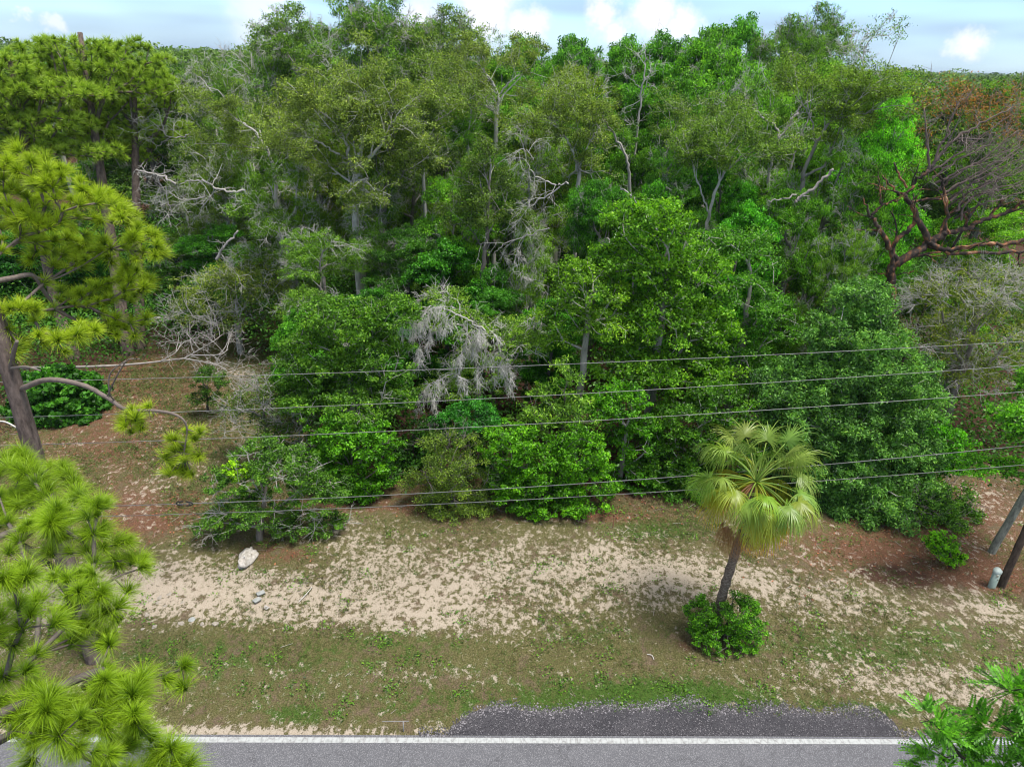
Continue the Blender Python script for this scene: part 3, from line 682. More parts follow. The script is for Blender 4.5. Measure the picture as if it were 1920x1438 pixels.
def canopy(key, px, ytop, Y, wpx, label, col, bark=None, group=None, name='oak_tree', sc_xy=1.0, cat='tree', drop=0.0):
    """a tree whose top shows at (px, ytop) in the photograph when it stands Y metres off; stands on the ground"""
    P = at(px, ytop, Y); hgt = max(4.0, P.z - drop); W = wpx / ppm(P); d = PROTO[key]
    col = tuple(c * k_ * random.uniform(.9, 1.12) for c, k_ in zip(col, (.87, 1.05, .8)))
    if d['ob'] is None:
        lb = [(a + P.x, b + Y, c, e, f, g) for (a, b, c, e, f, g) in rlobes(d['W'], d['H'], d['z0'], d['n'], d['seed'])]
        kw = dict(d['kw']); bk = bark or kw.pop('bark', BK_GREY); kw.pop('bark', None)
        ob = build_tree(name, label, cat, (P.x, Y, 0), lb, col=col, bark=bk, group=group, **kw)
        ob.scale = (W / d['W'], W / d['W'], hgt / d['H']); d['ob'] = ob
        return ob
    s = W / d['W']
    return clone(d['ob'], (P.x, Y, 0), random.uniform(0, 6.28), (s, s * random.uniform(.9, 1.1), hgt / d['H']), label, group, col, bark, name)

T = [  # key, px, ytop, Y, width px, label, colour
 ('airy1', 655, 190, 33, 230, 'grey limbed oak with pale forked trunk left of centre', GREY_OAK, BK_PALE),
 ('airy2', 520, 285, 31, 210, 'fine leaved grey green oak over the left clearing', GREY_OAK, BK_PALE),
 ('airy1', 610, 430, 27, 220, 'soft grey green oak above the dark glossy tree', GREY_OAK, BK_GREY),
 ('dense1', 845, 330, 29.5, 180, 'rounded bright topped oak with grey lower twigs near the centre', (0.105, 0.224, 0.042), BK_GREY),
 ('airy3', 1010, 210, 34, 180, 'pale oak veiled in drooping grey twigs at the centre', (0.140, 0.210, 0.070), BK_PALE),
 ('airy3', 1000, 400, 27.5, 130, 'half dead oak with hanging twig curtains below the pale oak', (0.126, 0.210, 0.056), BK_PALE),
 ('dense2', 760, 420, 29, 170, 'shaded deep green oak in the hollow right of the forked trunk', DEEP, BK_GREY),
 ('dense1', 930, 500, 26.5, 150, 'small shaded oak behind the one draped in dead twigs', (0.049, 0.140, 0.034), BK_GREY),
 ('airy2', 760, 190, 36, 200, 'grey green oak behind the forked oak left of centre', GREY_OAK, BK_GREY),
 ('airy1', 880, 150, 38, 210, 'pale twiggy oak in the upper centre of the wood', GREY_OAK, BK_PALE),
 ('dense2', 920, 270, 34, 150, 'mid green oak in the shade under the upper centre canopy', MID, BK_GREY),
 ('airy2', 450, 190, 37, 200, 'weathered oak with bare white branches beside the left pines', GREY_OAK, BK_PALE),
 ('airy1', 400, 290, 36, 170, 'low grey oak between the left pines and the wood', (0.112, 0.168, 0.063), BK_PALE),
 ('dense1', 400, 420, 34, 170, 'dark green oak at the back of the left clearing', (0.056, 0.154, 0.035), BK_GREY),
 ('airy3', 330, 330, 37, 150, 'nearly leafless grey tree right of the pine trunks', (0.112, 0.154, 0.056), BK_PALE),
 ('airy1', 570, 170, 40, 190, 'olive oak under the tallest crowns on the left', OLIVE, BK_PALE),
 ('dense1', 700, 100, 42, 200, 'full green oak under the tallest crowns near the centre', SOFT, BK_GREY),
 ('dense2', 1130, 330, 29, 160, 'dark oak behind the tall bright green tree', (0.063, 0.168, 0.035), BK_GREY),
 ('dense1', 1110, 180, 37, 180, 'green oak left of the bare snag', MID, BK_GREY),
 ('dense2', 1270, 140, 38, 200, 'deep green oak right of the bare snag', MID, BK_GREY),
 ('airy1', 1290, 260, 33, 170, 'soft green oak between the bare snag and the leaning limbs', (0.098, 0.196, 0.056), BK_GREY),
 ('dense1', 1370, 250, 33, 170, 'dark green oak behind the long leaning limbs', (0.056, 0.154, 0.031), BK_GREY),
 ('airy2', 1440, 125, 36, 230, 'wide oak with long pale crooked limbs on the right', (0.105, 0.210, 0.049), BK_PALE),
 ('dense1', 1540, 110, 37, 210, 'yellow green domed oak right of the wide oak', (0.119, 0.231, 0.049), BK_GREY),
 ('airy2', 1570, 240, 31, 200, 'leafy oak over leaning trunks right of centre', (0.098, 0.196, 0.049), BK_GREY),
 ('dense2', 1500, 350, 28.5, 170, 'green oak just behind the dense evergreen', MID, BK_GREY),
 ('airy1', 1590, 420, 26, 150, 'grey green oak above the dense evergreen', (0.105, 0.182, 0.056), BK_GREY),
 ('dense1', 1690, 170, 33, 200, 'bright yellow green oak left of the browned crown', (0.119, 0.266, 0.042), BK_GREY),
 ('dense2', 1640, 300, 30, 150, 'shaded green oak left of the broken red trunk', (0.070, 0.168, 0.035), BK_GREY),
 ('dense1', 1850, 345, 32, 190, 'green oak behind the broken red limbs', (0.098, 0.210, 0.035), BK_GREY),
 ('broad1', 1410, 380, 27, 170, 'leafy green broadleaf tree left of the leaning log', (0.063, 0.175, 0.028), BK_GREY),
 ('broad1', 1230, 340, 28, 150, 'broadleaf tree peeping over the tall bright green one', (0.070, 0.196, 0.028), BK_GREY),
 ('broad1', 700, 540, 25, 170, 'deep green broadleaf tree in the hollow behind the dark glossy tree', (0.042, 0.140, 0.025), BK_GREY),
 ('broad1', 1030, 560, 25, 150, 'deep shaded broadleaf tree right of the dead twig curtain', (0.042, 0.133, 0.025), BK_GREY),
 ('broad1', 560, 580, 24.5, 140, 'mid green broadleaf tree at the corner of the left clearing', (0.063, 0.168, 0.035), BK_GREY),
 ('dense2', 330, 480, 36, 150, 'dark oak at the far end of the left clearing', (0.049, 0.126, 0.028), BK_GREY),
 ('broad1', 90, 430, 39, 190, 'dark broadleaf tree behind the bright left pine', (0.039, 0.126, 0.028), BK_GREY),
 # crowns of the skyline
 ('open1', 560, 8, 41, 250, 'tall open oak standing against the sky on the left', (0.084, 0.140, 0.049), BK_GREY),
 ('open1', 650, -22, 42, 250, 'tallest open oak cut by the top of the photo', (0.084, 0.147, 0.049), BK_GREY),
 ('open1', 740, -8, 43, 250, 'tall open oak against white cloud left of centre', (0.091, 0.154, 0.049), BK_GREY),
 ('open1', 830, 12, 42, 237, 'tall open oak with a pale leaning limb near the centre', (0.091, 0.147, 0.056), BK_GREY),
 ('open2', 900, 45, 45, 187, 'thin see through oak just left of the big white cloud', (0.084, 0.140, 0.049), BK_PALE),
 ('open2', 480, 40, 44, 212, 'thin see through oak at the left end of the tall crowns', (0.084, 0.140, 0.056), BK_PALE),
 ('open2', 1655, 22, 42, 237, 'thin see through tree alone against the sky on the right', (0.098, 0.140, 0.070), BK_PALE),
 ('dense1', 1000, 66, 48, 212, 'rounded skyline oak under the big white cloud', (0.084, 0.182, 0.042), BK_GREY),
 ('dense2', 1085, 62, 47, 200, 'rounded skyline oak under the blue gap between clouds', (0.070, 0.161, 0.042), BK_GREY),
 ('dense1', 1175, 68, 50, 187, 'skyline oak behind the top of the bare snag', (0.077, 0.168, 0.042), BK_GREY),
 ('dense1', 1250, 60, 46, 212, 'dark domed skyline oak right of the bare snag', (0.063, 0.161, 0.035), BK_GREY),
 ('dense2', 1330, 42, 44, 212, 'bushy skyline oak below the small right hand cloud', (0.070, 0.168, 0.035), BK_GREY),
 ('dense1', 1405, 28, 45, 200, 'highest bushy oak on the right skyline', (0.070, 0.168, 0.035), BK_GREY),
 ('open1', 1480, 30, 44, 187, 'lacy topped oak on the right skyline', (0.077, 0.161, 0.042), BK_GREY),
 ('open1', 1535, 8, 45, 187, 'oak with a thin spire reaching highest on the right', (0.077, 0.154, 0.049), BK_GREY),
 ('dense1', 940, 100, 44, 225, 'olive green oak below the skyline left of the big cloud', (0.105, 0.182, 0.049), BK_GREY),
 ('dense2', 1380, 90, 40, 237, 'yellow green oak below the highest right hand oak', (0.098, 0.210, 0.042), BK_GREY),
 ('airy1', 1060, 120, 41, 225, 'olive twiggy oak under the rounded skyline oaks', OLIVE, BK_PALE),
 ('airy2', 650, 60, 41, 237, 'twiggy oak filling the space under the tallest crown', (0.105, 0.168, 0.063), BK_PALE),
 ('airy1', 790, 85, 41, 225, 'grey green oak below the tall crowns left of centre', (0.105, 0.175, 0.063), BK_PALE),
 ('airy1', 500, 110, 42, 212, 'grey green oak filling the gap right of the pines', (0.105, 0.175, 0.063), BK_PALE),
 ('dense2', 1610, 130, 40, 212, 'green oak under the see through tree on the right', (0.091, 0.182, 0.042), BK_GREY),
 ('airy2', 400, 105, 46, 212, 'dull grey oak on the skyline next to the pines', (0.098, 0.154, 0.063), BK_PALE),
 ('dense1', 1180, 230, 34.5, 187, 'green oak behind the curved dead trunk', (0.070, 0.168, 0.039), BK_GREY),
 ('broad1', 840, 450, 27, 187, 'dark broadleaf tree under the rounded bright topped oak', (0.039, 0.133, 0.025), BK_GREY),
 ('airy2', 700, 300, 31, 187, 'slender oak with upright grey stems right of the forked oak', (0.098, 0.168, 0.056), BK_PALE),
]
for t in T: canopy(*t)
def zone(px):
    for lim, t_ in ((160, 'beyond the dark left pines'), (460, 'right of the dark left pines'), (700, 'beyond the tallest open oaks'), (930, 'left of the big white cloud'), (1120, 'under the big white cloud'),
                    (1300, 'beyond the bare snag'), (1560, 'beyond the highest right hand oaks'), (1760, 'beyond the see through tree'), (9999, 'at the far right')):
        if px < lim: return t_
# woods behind, seen over the first rows
for row, (Yb, n, yt, wp) in enumerate([(52, 17, 112, 190), (60, 19, 112, 170), (71, 22, 115, 150), (86, 26, 117, 130)]):
    for i in range(n):
        px = -60 + (2040 / n) * (i + random.uniform(.2, .8)); sl = .0306 * (px - 960)
        y = yt + sl + random.uniform(-8, 14) + (14 if 1740 < px or px < 420 else 0)
        cn, cc = random.choice([('dull green', FAR), ('fresh green', MID), ('olive', (.075, .12, .04)), ('grey green', (.06, .115, .04))])
        canopy(random.choice(['dense1', 'dense2', 'airy1']), px, y, Yb + random.uniform(-3, 3), wp * random.uniform(.85, 1.2),
               '%s distant crown %s %s' % (cn, zone(px), ['just behind the front canopy', 'two rows back', 'three rows back', 'in the farthest row'][row]), cc, None, 'distant trees behind the wood')
#@@NEXT3

# ------------------------------------------------------------------ undergrowth, grass, litter, far woodland (uncountable)
def clearing(x, y):              # open ground inside the left and right clearings
    out = np.zeros(len(x), bool)
    for (px, py, rx, ry) in ((230, 790, 280, 150), (380, 690, 120, 60), (1850, 960, 110, 110)):
        c = G(px, py); a = (G(px + rx, py) - G(px - rx, py)).length / 2; b = abs(G(px, py - ry).y - G(px, py + ry).y) / 2
        out |= ((x - c.x) / a) ** 2 + ((y - c.y) / b) ** 2 < 1
    return out
n = 2300
ux = rng.uniform(-34, 34, n); uy = 20.3 + rng.random(n) ** .8 * 34
k = (np.abs(ux) < uy * .85) & ~clearing(ux, uy); ux, uy = ux[k], uy[k]
cl = np.stack([ux, uy, rng.uniform(.2, 1.5, len(ux)) * np.clip((uy - 18) / 6, .4, 1.6)], 1)
uac = Acc(); per_ = 150
idx = np.repeat(np.arange(len(cl)), per_)
off = rng.normal(size=(len(idx), 3)) * np.array([.75, .75, .45])
pc = cl[idx] + off; pc[:, 2] = np.abs(pc[:, 2]) + .03
leaves(uac, pc, unit(off + [0, 0, .3]), .17, .09, up=.9, rnd=.6, vv=np.clip(rng.uniform(0, .7, len(idx)) + rng.uniform(-.15, .3, len(cl))[idx], 0, 1))
tag(link('undergrowth', uac.mesh('undergrowth', M_LEAF), color=(.035, .105, .02)), 'dark green undergrowth filling the floor of the wood', 'undergrowth', kind='stuff')

# far woodland: leaf clumps of low crowns out to the horizon
fac = Acc()
def far_band(y0, y1, n, cr, q, leaves_per, hlo, hhi):
    yy = np.sqrt(rng.uniform(y0 ** 2, y1 ** 2, n)); xx = yy * rng.uniform(-.85, .85, n)
    hh = rng.uniform(hlo, hhi, n) + (rng.random(n) < .12) * rng.uniform(.5, 3.0, n); cv = rng.uniform(-.25, .25, n)
    ix = np.repeat(np.arange(n), leaves_per); m = len(ix)
    d = unit(rng.normal(size=(m, 3))); d[:, 2] = np.abs(d[:, 2]) - .25
    r = rng.uniform(.75, 1.05, (m, 1)); rc = (cr * rng.uniform(.7, 1.3, n))[ix][:, None]
    P = np.stack([xx, yy, hh - cr * .45], 1)[ix] + d * r * rc * np.array([1, 1, .55])
    leaves(fac, P, d, q, q * .7, up=.6, rnd=.6, vv=np.clip(rng.uniform(.1, .7, m) + cv[ix], 0, 1))
far_band(92, 170, 900, 3.6, .55, 260, 8.5, 11.8)
far_band(165, 420, 1800, 5.0, 1.0, 120, 9, 12.2)
far_band(400, 1100, 2600, 9, 2.2, 60, 9, 12.4)
far_band(1000, 4200, 4200, 26, 6.5, 40, 9.5, 13.5)
tag(link('far_woodland', fac.mesh('far_woodland', M_LEAF), color=(.075, .13, .055)), 'far woodland stretching to the horizon', 'woodland', kind='stuff')  # leaf colour lightened and blued to carry some of the distance haze

# grass blades on the verge
def field(x, y, arr):            # bilinear lookup in the ground's own mask
    i = np.clip(np.searchsorted(gx, x) - 1, 0, nx - 2); j = np.clip(np.searchsorted(gy, y) - 1, 0, ny - 2)
    return arr.reshape(ny, nx)[j, i]
n = 90000
bx = rng.uniform(-17, 17, n); by = 10.5 + rng.random(n) ** .85 * 10
inap = (bx > p0.x + .1) & (bx < p1.x - .1) & (by < G(1200, 1331).y + .06 * np.sin(bx * 9))
dens_ = np.clip(.55 - field(bx, by, sand) * .55 + field(bx, by, green) * .55 - np.clip(field(bx, by, straw), 0, 1) * .45, .02, 1)
patch = np.sin(bx * 2.1 + np.sin(by * 3)) * np.sin(by * 2.7 + np.sin(bx * 1.7)) * .5 + .5
k = (rng.random(n) < dens_ * (.35 + patch * .8)) & ~inap & (by > 10.62); bx, by = bx[k], by[k]; gv = field(bx, by, green)
nb = 5; m = len(bx) * nb
B0 = np.repeat(np.stack([bx, by, np.full(len(bx), -.01)], 1), nb, 0) + rng.normal(size=(m, 3)) * np.array([.035, .035, 0])
dr = unit(rng.normal(size=(m, 3)) * np.array([1, 1, .1]) + [0, 0, .8]); ln = rng.uniform(.05, .13, (m, 1))
sd2 = unit(np.cross(dr, rng.normal(size=(m, 3)))) * .007
Vg = np.stack([B0 - sd2, B0 + sd2, B0 + dr * ln], 1).reshape(-1, 3)
ga = Acc(); ga.add(Vg, None, np.repeat(np.clip(rng.uniform(0, .6, m) + np.repeat(gv, nb) * .4, 0, 1), 3), np.arange(m * 3).reshape(m, 3))
def grass_mat():
    m_, nt, N, L = new_mat('grass'); out = N.new('ShaderNodeOutputMaterial'); a = nd(nt, 'ShaderNodeAttribute', attribute_name='v')
    r = N.new('ShaderNodeValToRGB'); L.new(a.outputs['Fac'], r.inputs[0]); e = r.color_ramp.elements
    e[0].position = .0; e[0].color = (.26, .20, .11, 1); e[1].position = .45; e[1].color = (.12, .13, .04, 1); x = e.new(.8); x.color = (.07, .19, .02, 1)
    p = N.new('ShaderNodeBsdfPrincipled'); L.new(r.outputs[0], p.inputs['Base Color']); p.inputs['Roughness'].default_value = .7; p.inputs['Specular IOR Level'].default_value = .2; L.new(p.outputs[0], out.inputs[0]); return m_
tag(link('grass', ga.mesh('grass', grass_mat())), 'thin mown grass growing on the sandy verge', 'grass', kind='stuff')
# the same grass, sparser, in the left clearing
n = 26000; bx = rng.uniform(-22, -5, n); by = rng.uniform(17.5, 34, n); k = rng.random(n) < np.clip(field(bx, by, green) * 1.6 + .12, 0, 1); bx, by = bx[k], by[k]
nb = 6; m = len(bx) * nb; B0 = np.repeat(np.stack([bx, by, np.full(len(bx), -.01)], 1), nb, 0) + rng.normal(size=(m, 3)) * np.array([.06, .06, 0])
dr = unit(rng.normal(size=(m, 3)) * np.array([1, 1, .1]) + [0, 0, .8]); sd2 = unit(np.cross(dr, rng.normal(size=(m, 3)))) * .012
ca = Acc(); ca.add(np.stack([B0 - sd2, B0 + sd2, B0 + dr * rng.uniform(.08, .2, (m, 1))], 1).reshape(-1, 3), None, np.repeat(rng.uniform(.15, .75, m), 3), np.arange(m * 3).reshape(m, 3))
tag(link('rough_grass', ca.mesh('rough_grass', grass_mat())), 'rough grass growing through pine straw in the left clearing', 'grass', kind='stuff')
# taller dry tussocks standing on the bare sand
n = 5200; tx = rng.uniform(-13, 16, n); ty = rng.uniform(11.2, 19.4, n); k = (rng.random(n) < np.clip(field(tx, ty, sand) * .8 + .1, 0, .9)) & ~((tx > p0.x - .1) & (tx < p1.x + .1) & (ty < G(1200, 1320).y)); tx, ty = tx[k], ty[k]
nb = 22; m = len(tx) * nb; sz = np.repeat(rng.uniform(.4, 1.3, len(tx)), nb)[:, None]
B0 = np.repeat(np.stack([tx, ty, np.full(len(tx), -.01)], 1), nb, 0) + rng.normal(size=(m, 3)) * np.array([.05, .035, 0]) * sz
dr = unit(rng.normal(size=(m, 3)) * np.array([1, 1, .1]) + [0, 0, .7]); sd2 = unit(np.cross(dr, rng.normal(size=(m, 3)))) * .008
ta = Acc(); ta.add(np.stack([B0 - sd2, B0 + sd2, B0 + dr * rng.uniform(.05, .12, (m, 1)) * sz], 1).reshape(-1, 3), None, np.repeat(np.clip(rng.uniform(.1, .6, m) + np.repeat(rng.uniform(-.1, .3, len(tx)), nb), 0, 1), 3), np.arange(m * 3).reshape(m, 3))
tag(link('tussocks', ta.mesh('tussocks', grass_mat())), 'small dry grass tussocks on the pale sand', 'grass', kind='stuff')
# loose gravel spilling over the edge of the pull-off
n = 5200; sx_ = rng.uniform(p0.x - .6, p1.x + .7, n); jj = np.clip(((sx_ - p0.x) / (p1.x - p0.x) * 120).astype(int), 0, 120); ey = np.array([q.y for q in ap])[jj]
sy_ = ey + rng.normal(size=n) * .09; k = sy_ > 10.5; sx_, sy_ = sx_[k], sy_[k]; m = len(sx_); rs = rng.uniform(.008, .024, m)
oc = np.array([[1, 0, 0], [0, 1, 0], [-1, 0, 0], [0, -1, 0], [0, 0, .8]]); Vp = np.stack([sx_, sy_, np.full(m, .006)], 1)[:, None] + oc[None] * rs[:, None, None] * rng.uniform(.7, 1.3, (m, 5, 1))
pg = Acc(); pg.add(Vp.reshape(-1, 3), None, np.repeat(rng.random(m) ** 2.5, 5), (np.arange(m) * 5)[:, None, None] .repeat(4, 1).reshape(-1, 1) + np.tile(np.array([[0, 1, 4], [1, 2, 4], [2, 3, 4], [3, 0, 4]]), (m, 1)))
tag(link('loose_gravel', pg.mesh('loose_gravel', leaf_mat('gravel_bits', (.5, .5, .52), (3.2, 3.1, 3.1), yellow=(1.4, 1.4, 1.4), trans=0, rough=.8)), color=(.07, .068, .074)), 'loose dark gravel crumbling into the grass', 'gravel', kind='stuff')
# weeds: broader low leaves in clumps
n = 1000; wx = rng.uniform(-12, 17, n); wy = rng.uniform(11, 19.3, n); k = rng.random(n) < np.clip(field(wx, wy, green) * .8 + .06, 0, 1); wx, wy = wx[k], wy[k]
k = ~((wx > p0.x - .1) & (wx < p1.x + .1) & (wy < G(1200, 1322).y)); wx, wy = wx[k], wy[k]
ix = np.repeat(np.arange(len(wx)), 26); pw = np.stack([wx, wy, np.zeros(len(wx))], 1)[ix] + rng.normal(size=(len(ix), 3)) * np.array([.13, .13, .03]); pw[:, 2] = np.abs(pw[:, 2]) + .02
wa = Acc(); leaves(wa, pw, np.tile([0, 0, 1.], (len(ix), 1)), .07, .035, up=1.2, rnd=.5)
tag(link('weeds', wa.mesh('weeds', M_LEAF), color=(.05, .12, .02)), 'low broad leaved weeds dotted over the verge', 'weeds', kind='stuff')
# fallen twigs and pine straw
n = 3800; lx = rng.uniform(-19, 19, n); ly = rng.uniform(11, 34, n); k = rng.random(n) < np.clip(field(lx, ly, straw), .03, 1); lx, ly = lx[k], ly[k]; m = len(lx)
th = rng.uniform(0, 6.28, m); l_ = rng.uniform(.06, .35, (m, 1)); A = np.stack([lx, ly, np.full(m, .02)], 1); Dn = np.stack([np.cos(th), np.sin(th), rng.uniform(-.03, .12, m)], 1)
la = Acc(); frusta(la, A, A + Dn * l_, .006, .003, 3, rng.uniform(0, 1, m))
tag(link('twig_litter', la.mesh('twig_litter', M_DEAD), color=(.2, .12, .08)), 'fallen twigs scattered over leaf litter and sand', 'litter', kind='stuff')
# dead leaves
n = 26000; lx = rng.uniform(-19, 19, n); ly = rng.uniform(14, 34, n); k = rng.random(n) < np.clip(field(lx, ly, straw) - .15, 0, 1); lx, ly = lx[k], ly[k]
da = Acc(); leaves(da, np.stack([lx, ly, np.full(len(lx), .03)], 1), np.tile([0, 0, 1.], (len(lx), 1)), .085, .045, up=2, rnd=.6)
tag(link('leaf_litter', da.mesh('leaf_litter', leaf_mat('dead_leaf', (.35, .3, .25), (1.3, 1.1, 1.0), yellow=(1.4, 1.5, 1.6), trans=.1, rough=.8)), color=(.26, .105, .055)), 'red brown dead leaves lying under the trees', 'leaf litter', kind='stuff')

# ------------------------------------------------------------------ pines
def tufts(acc, P, D, L, n, w, droop=.35, back=-.25, seg=2):
    """needle pom-poms: D is the shoot direction of each tuft"""
    m = len(P); idx = np.repeat(np.arange(m), n)
    L_ = (L * rng.uniform(.6, 1.2, m))[idx][:, None] * rng.uniform(.55, 1.12, (m * n, 1))
    d = unit(rng.normal(size=(m * n, 3))); Dr = D[idx]
    dot = (d * Dr).sum(1); flip = dot < back; d[flip] = unit(d[flip] - 2 * dot[flip][:, None] * Dr[flip])
    d = unit(d + Dr * .35)
    A = P[idx] - Dr * rng.uniform(0, .35, (m * n, 1)) * L_ * .6
    B = A + d * L_ * .55; d2 = unit(d - np.array([0, 0, 1.]) * droop * rng.uniform(.4, 1.4, (m * n, 1))); E = B + d2 * L_ * .5
    inner = rng.random(m * n) < .2
    d[inner] = unit(Dr[inner] * 1.6 + rng.normal(size=(inner.sum(), 3)) * .45); B[inner] = A[inner] + Dr[inner] * .02 + d[inner] * L_[inner] * .32; E[inner] = B[inner] + d[inner] * L_[inner] * .22
    s = unit(np.cross(d, rng.normal(size=d.shape))) * w * .5
    V = np.stack([A - s * .5, A + s * .5, B - s, B + s, E], 1).reshape(-1, 3)
    b = np.arange(m * n)[:, None] * 5
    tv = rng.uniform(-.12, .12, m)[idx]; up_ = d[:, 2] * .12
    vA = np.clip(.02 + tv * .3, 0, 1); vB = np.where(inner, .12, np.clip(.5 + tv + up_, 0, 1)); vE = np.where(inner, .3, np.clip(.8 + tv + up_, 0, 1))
    acc.add(V, b + np.array([[0, 1, 3, 2]]), np.stack([vA, vA, vB, vB, vE], 1).ravel(), b + np.array([[2, 3, 4]]))

def pine(name, label, base, top, lobes, rb=.22, dens=2.2, L=.28, n=110, w=.008, col=(.13, .24, .02), bark=(.13, .10, .085), limbs=(), group=None, droop=.35, rt=.014, shell=.6, rtop=.1, fork=.3, zmin=-.5, extra=None, kink=None, rcap=.09):
    base = np.array(base, float); acc = Acc(); root = empty(name, base, label, 'pine tree', group)
    tp = curve_pts([np.zeros(3)] + ([np.array(kink) - base] if kink is not None else []) + [np.array(top) - base], 14 if kink is None else 9)
    tp[0, 2] = -.2; nt_ = len(tp)
    P, O = lobe_points([(a - base[0], b - base[1], c - base[2], d, e, f) for (a, b, c, d, e, f) in lobes], dens, zmin, shell)
    NP, par, kids = grow(tp, P, .45, first=int(nt_ * fork))
    rad = pipe_radii(par, kids, rt, rb); rad = np.minimum(rad, rcap); rad[:nt_] = np.linspace(rb * 1.15, rtop, nt_)
    chain(acc, NP[:nt_], rad[:nt_], 12, 0, .07)
    i = np.arange(nt_, len(NP)); A = NP[par[i]]; B = NP[i]
    ra = np.minimum(rad[par[i]], rad[i] * 1.3); frusta(acc, A, B, ra, rad[i], 5, .25)
    lc = Acc(); D = unit(unit(B - A) * .6 + np.array([0, 0, .6]) + rng.normal(size=B.shape) * .35)
    TP = [B]; TD = [D]
    for lm in limbs:             # explicit limbs: control points, start radius, end radius, tuft shares
        cp = curve_pts([np.array(q) - base for q in lm['p']], 8); rr = np.linspace(lm['r'][0], lm['r'][1], len(cp))
        chain(acc, cp, rr, 8, lm.get('v', .5), .08)
        for q in lm.get('side', []):
            sp = curve_pts([np.array(z) - base for z in q], 6); chain(acc, sp, np.linspace(lm['r'][1] * 1.1, .012, len(sp)), 6, lm.get('v', .5), .08)
    if extra is not None:        # tufts at given places, each on a shoot from the nearest wood
        E = np.array([np.array(q) - base for q in extra]); TP.append(E); TD.append(unit(rng.normal(size=E.shape) * .5 + [0, 0, .8]))
        allw = np.concatenate([np.array(NP)] + [curve_pts([np.array(q) - base for q in lm['p']], 8) for lm in limbs] + [curve_pts([np.array(z) - base for z in q], 6) for lm in limbs for q in lm.get('side', [])])
        nn_ = allw[np.linalg.norm(allw[None] - E[:, None], axis=2).argmin(1)]; frusta(acc, nn_, E, .014, .009, 4, .3)
    link('trunk', acc.mesh('trunk', M_PINEBARK), root, bark)
    tufts(lc, np.concatenate(TP), np.concatenate(TD), L, n, w, droop)
    link('crown', lc.mesh('crown', M_NEEDLE), root, col)
    return root

PX = lambda px, py, Y: np.array(at(px, py, Y))
# background pines of the left edge
bp = dict(L=.36, n=90, w=.018, dens=4.5, col=(.185, .32, .045), shell=.55, droop=.3)
pine('pine_tree', 'tallest pine of the dark group at the upper left', G(240, 664), PX(150, 62, 34), plobes([(150, 95, 80, 26), (90, 130, 60, 26), (220, 130, 70, 30), (150, 165, 110, 34), (290, 170, 45, 26), (90, 200, 70, 26), (160, 215, 60, 24), (60, 90, 30, 16), (250, 90, 30, 16), (120, 265, 60, 22), (200, 255, 50, 20), (310, 120, 26, 16)], 34), rb=.26, fork=.5, **bp)
pine('pine_tree', 'pine at the right of the dark group at the upper left', G(262, 655), PX(250, 130, 35.5), plobes([(255, 150, 70, 30), (310, 195, 34, 30), (220, 215, 70, 30), (270, 250, 60, 22), (180, 260, 50, 22), (330, 245, 30, 18), (240, 290, 50, 16), (320, 160, 30, 20)], 35.5), rb=.24, fork=.5, **bp)
pine('pine_tree', 'pine cut by the left edge at the upper left', G(140, 672), PX(20, 120, 32), plobes([(20, 130, 60, 30), (60, 170, 60, 30), (-20, 230, 50, 30), (20, 225, 60, 30), (80, 235, 50, 26), (30, 180, 70, 30), (40, 270, 60, 20), (100, 285, 50, 20), (130, 230, 50, 26), (190, 290, 50, 20), (160, 180, 50, 26)], 32), rb=.26, fork=.5, kink=PX(92, 520, 32.5), **bp)
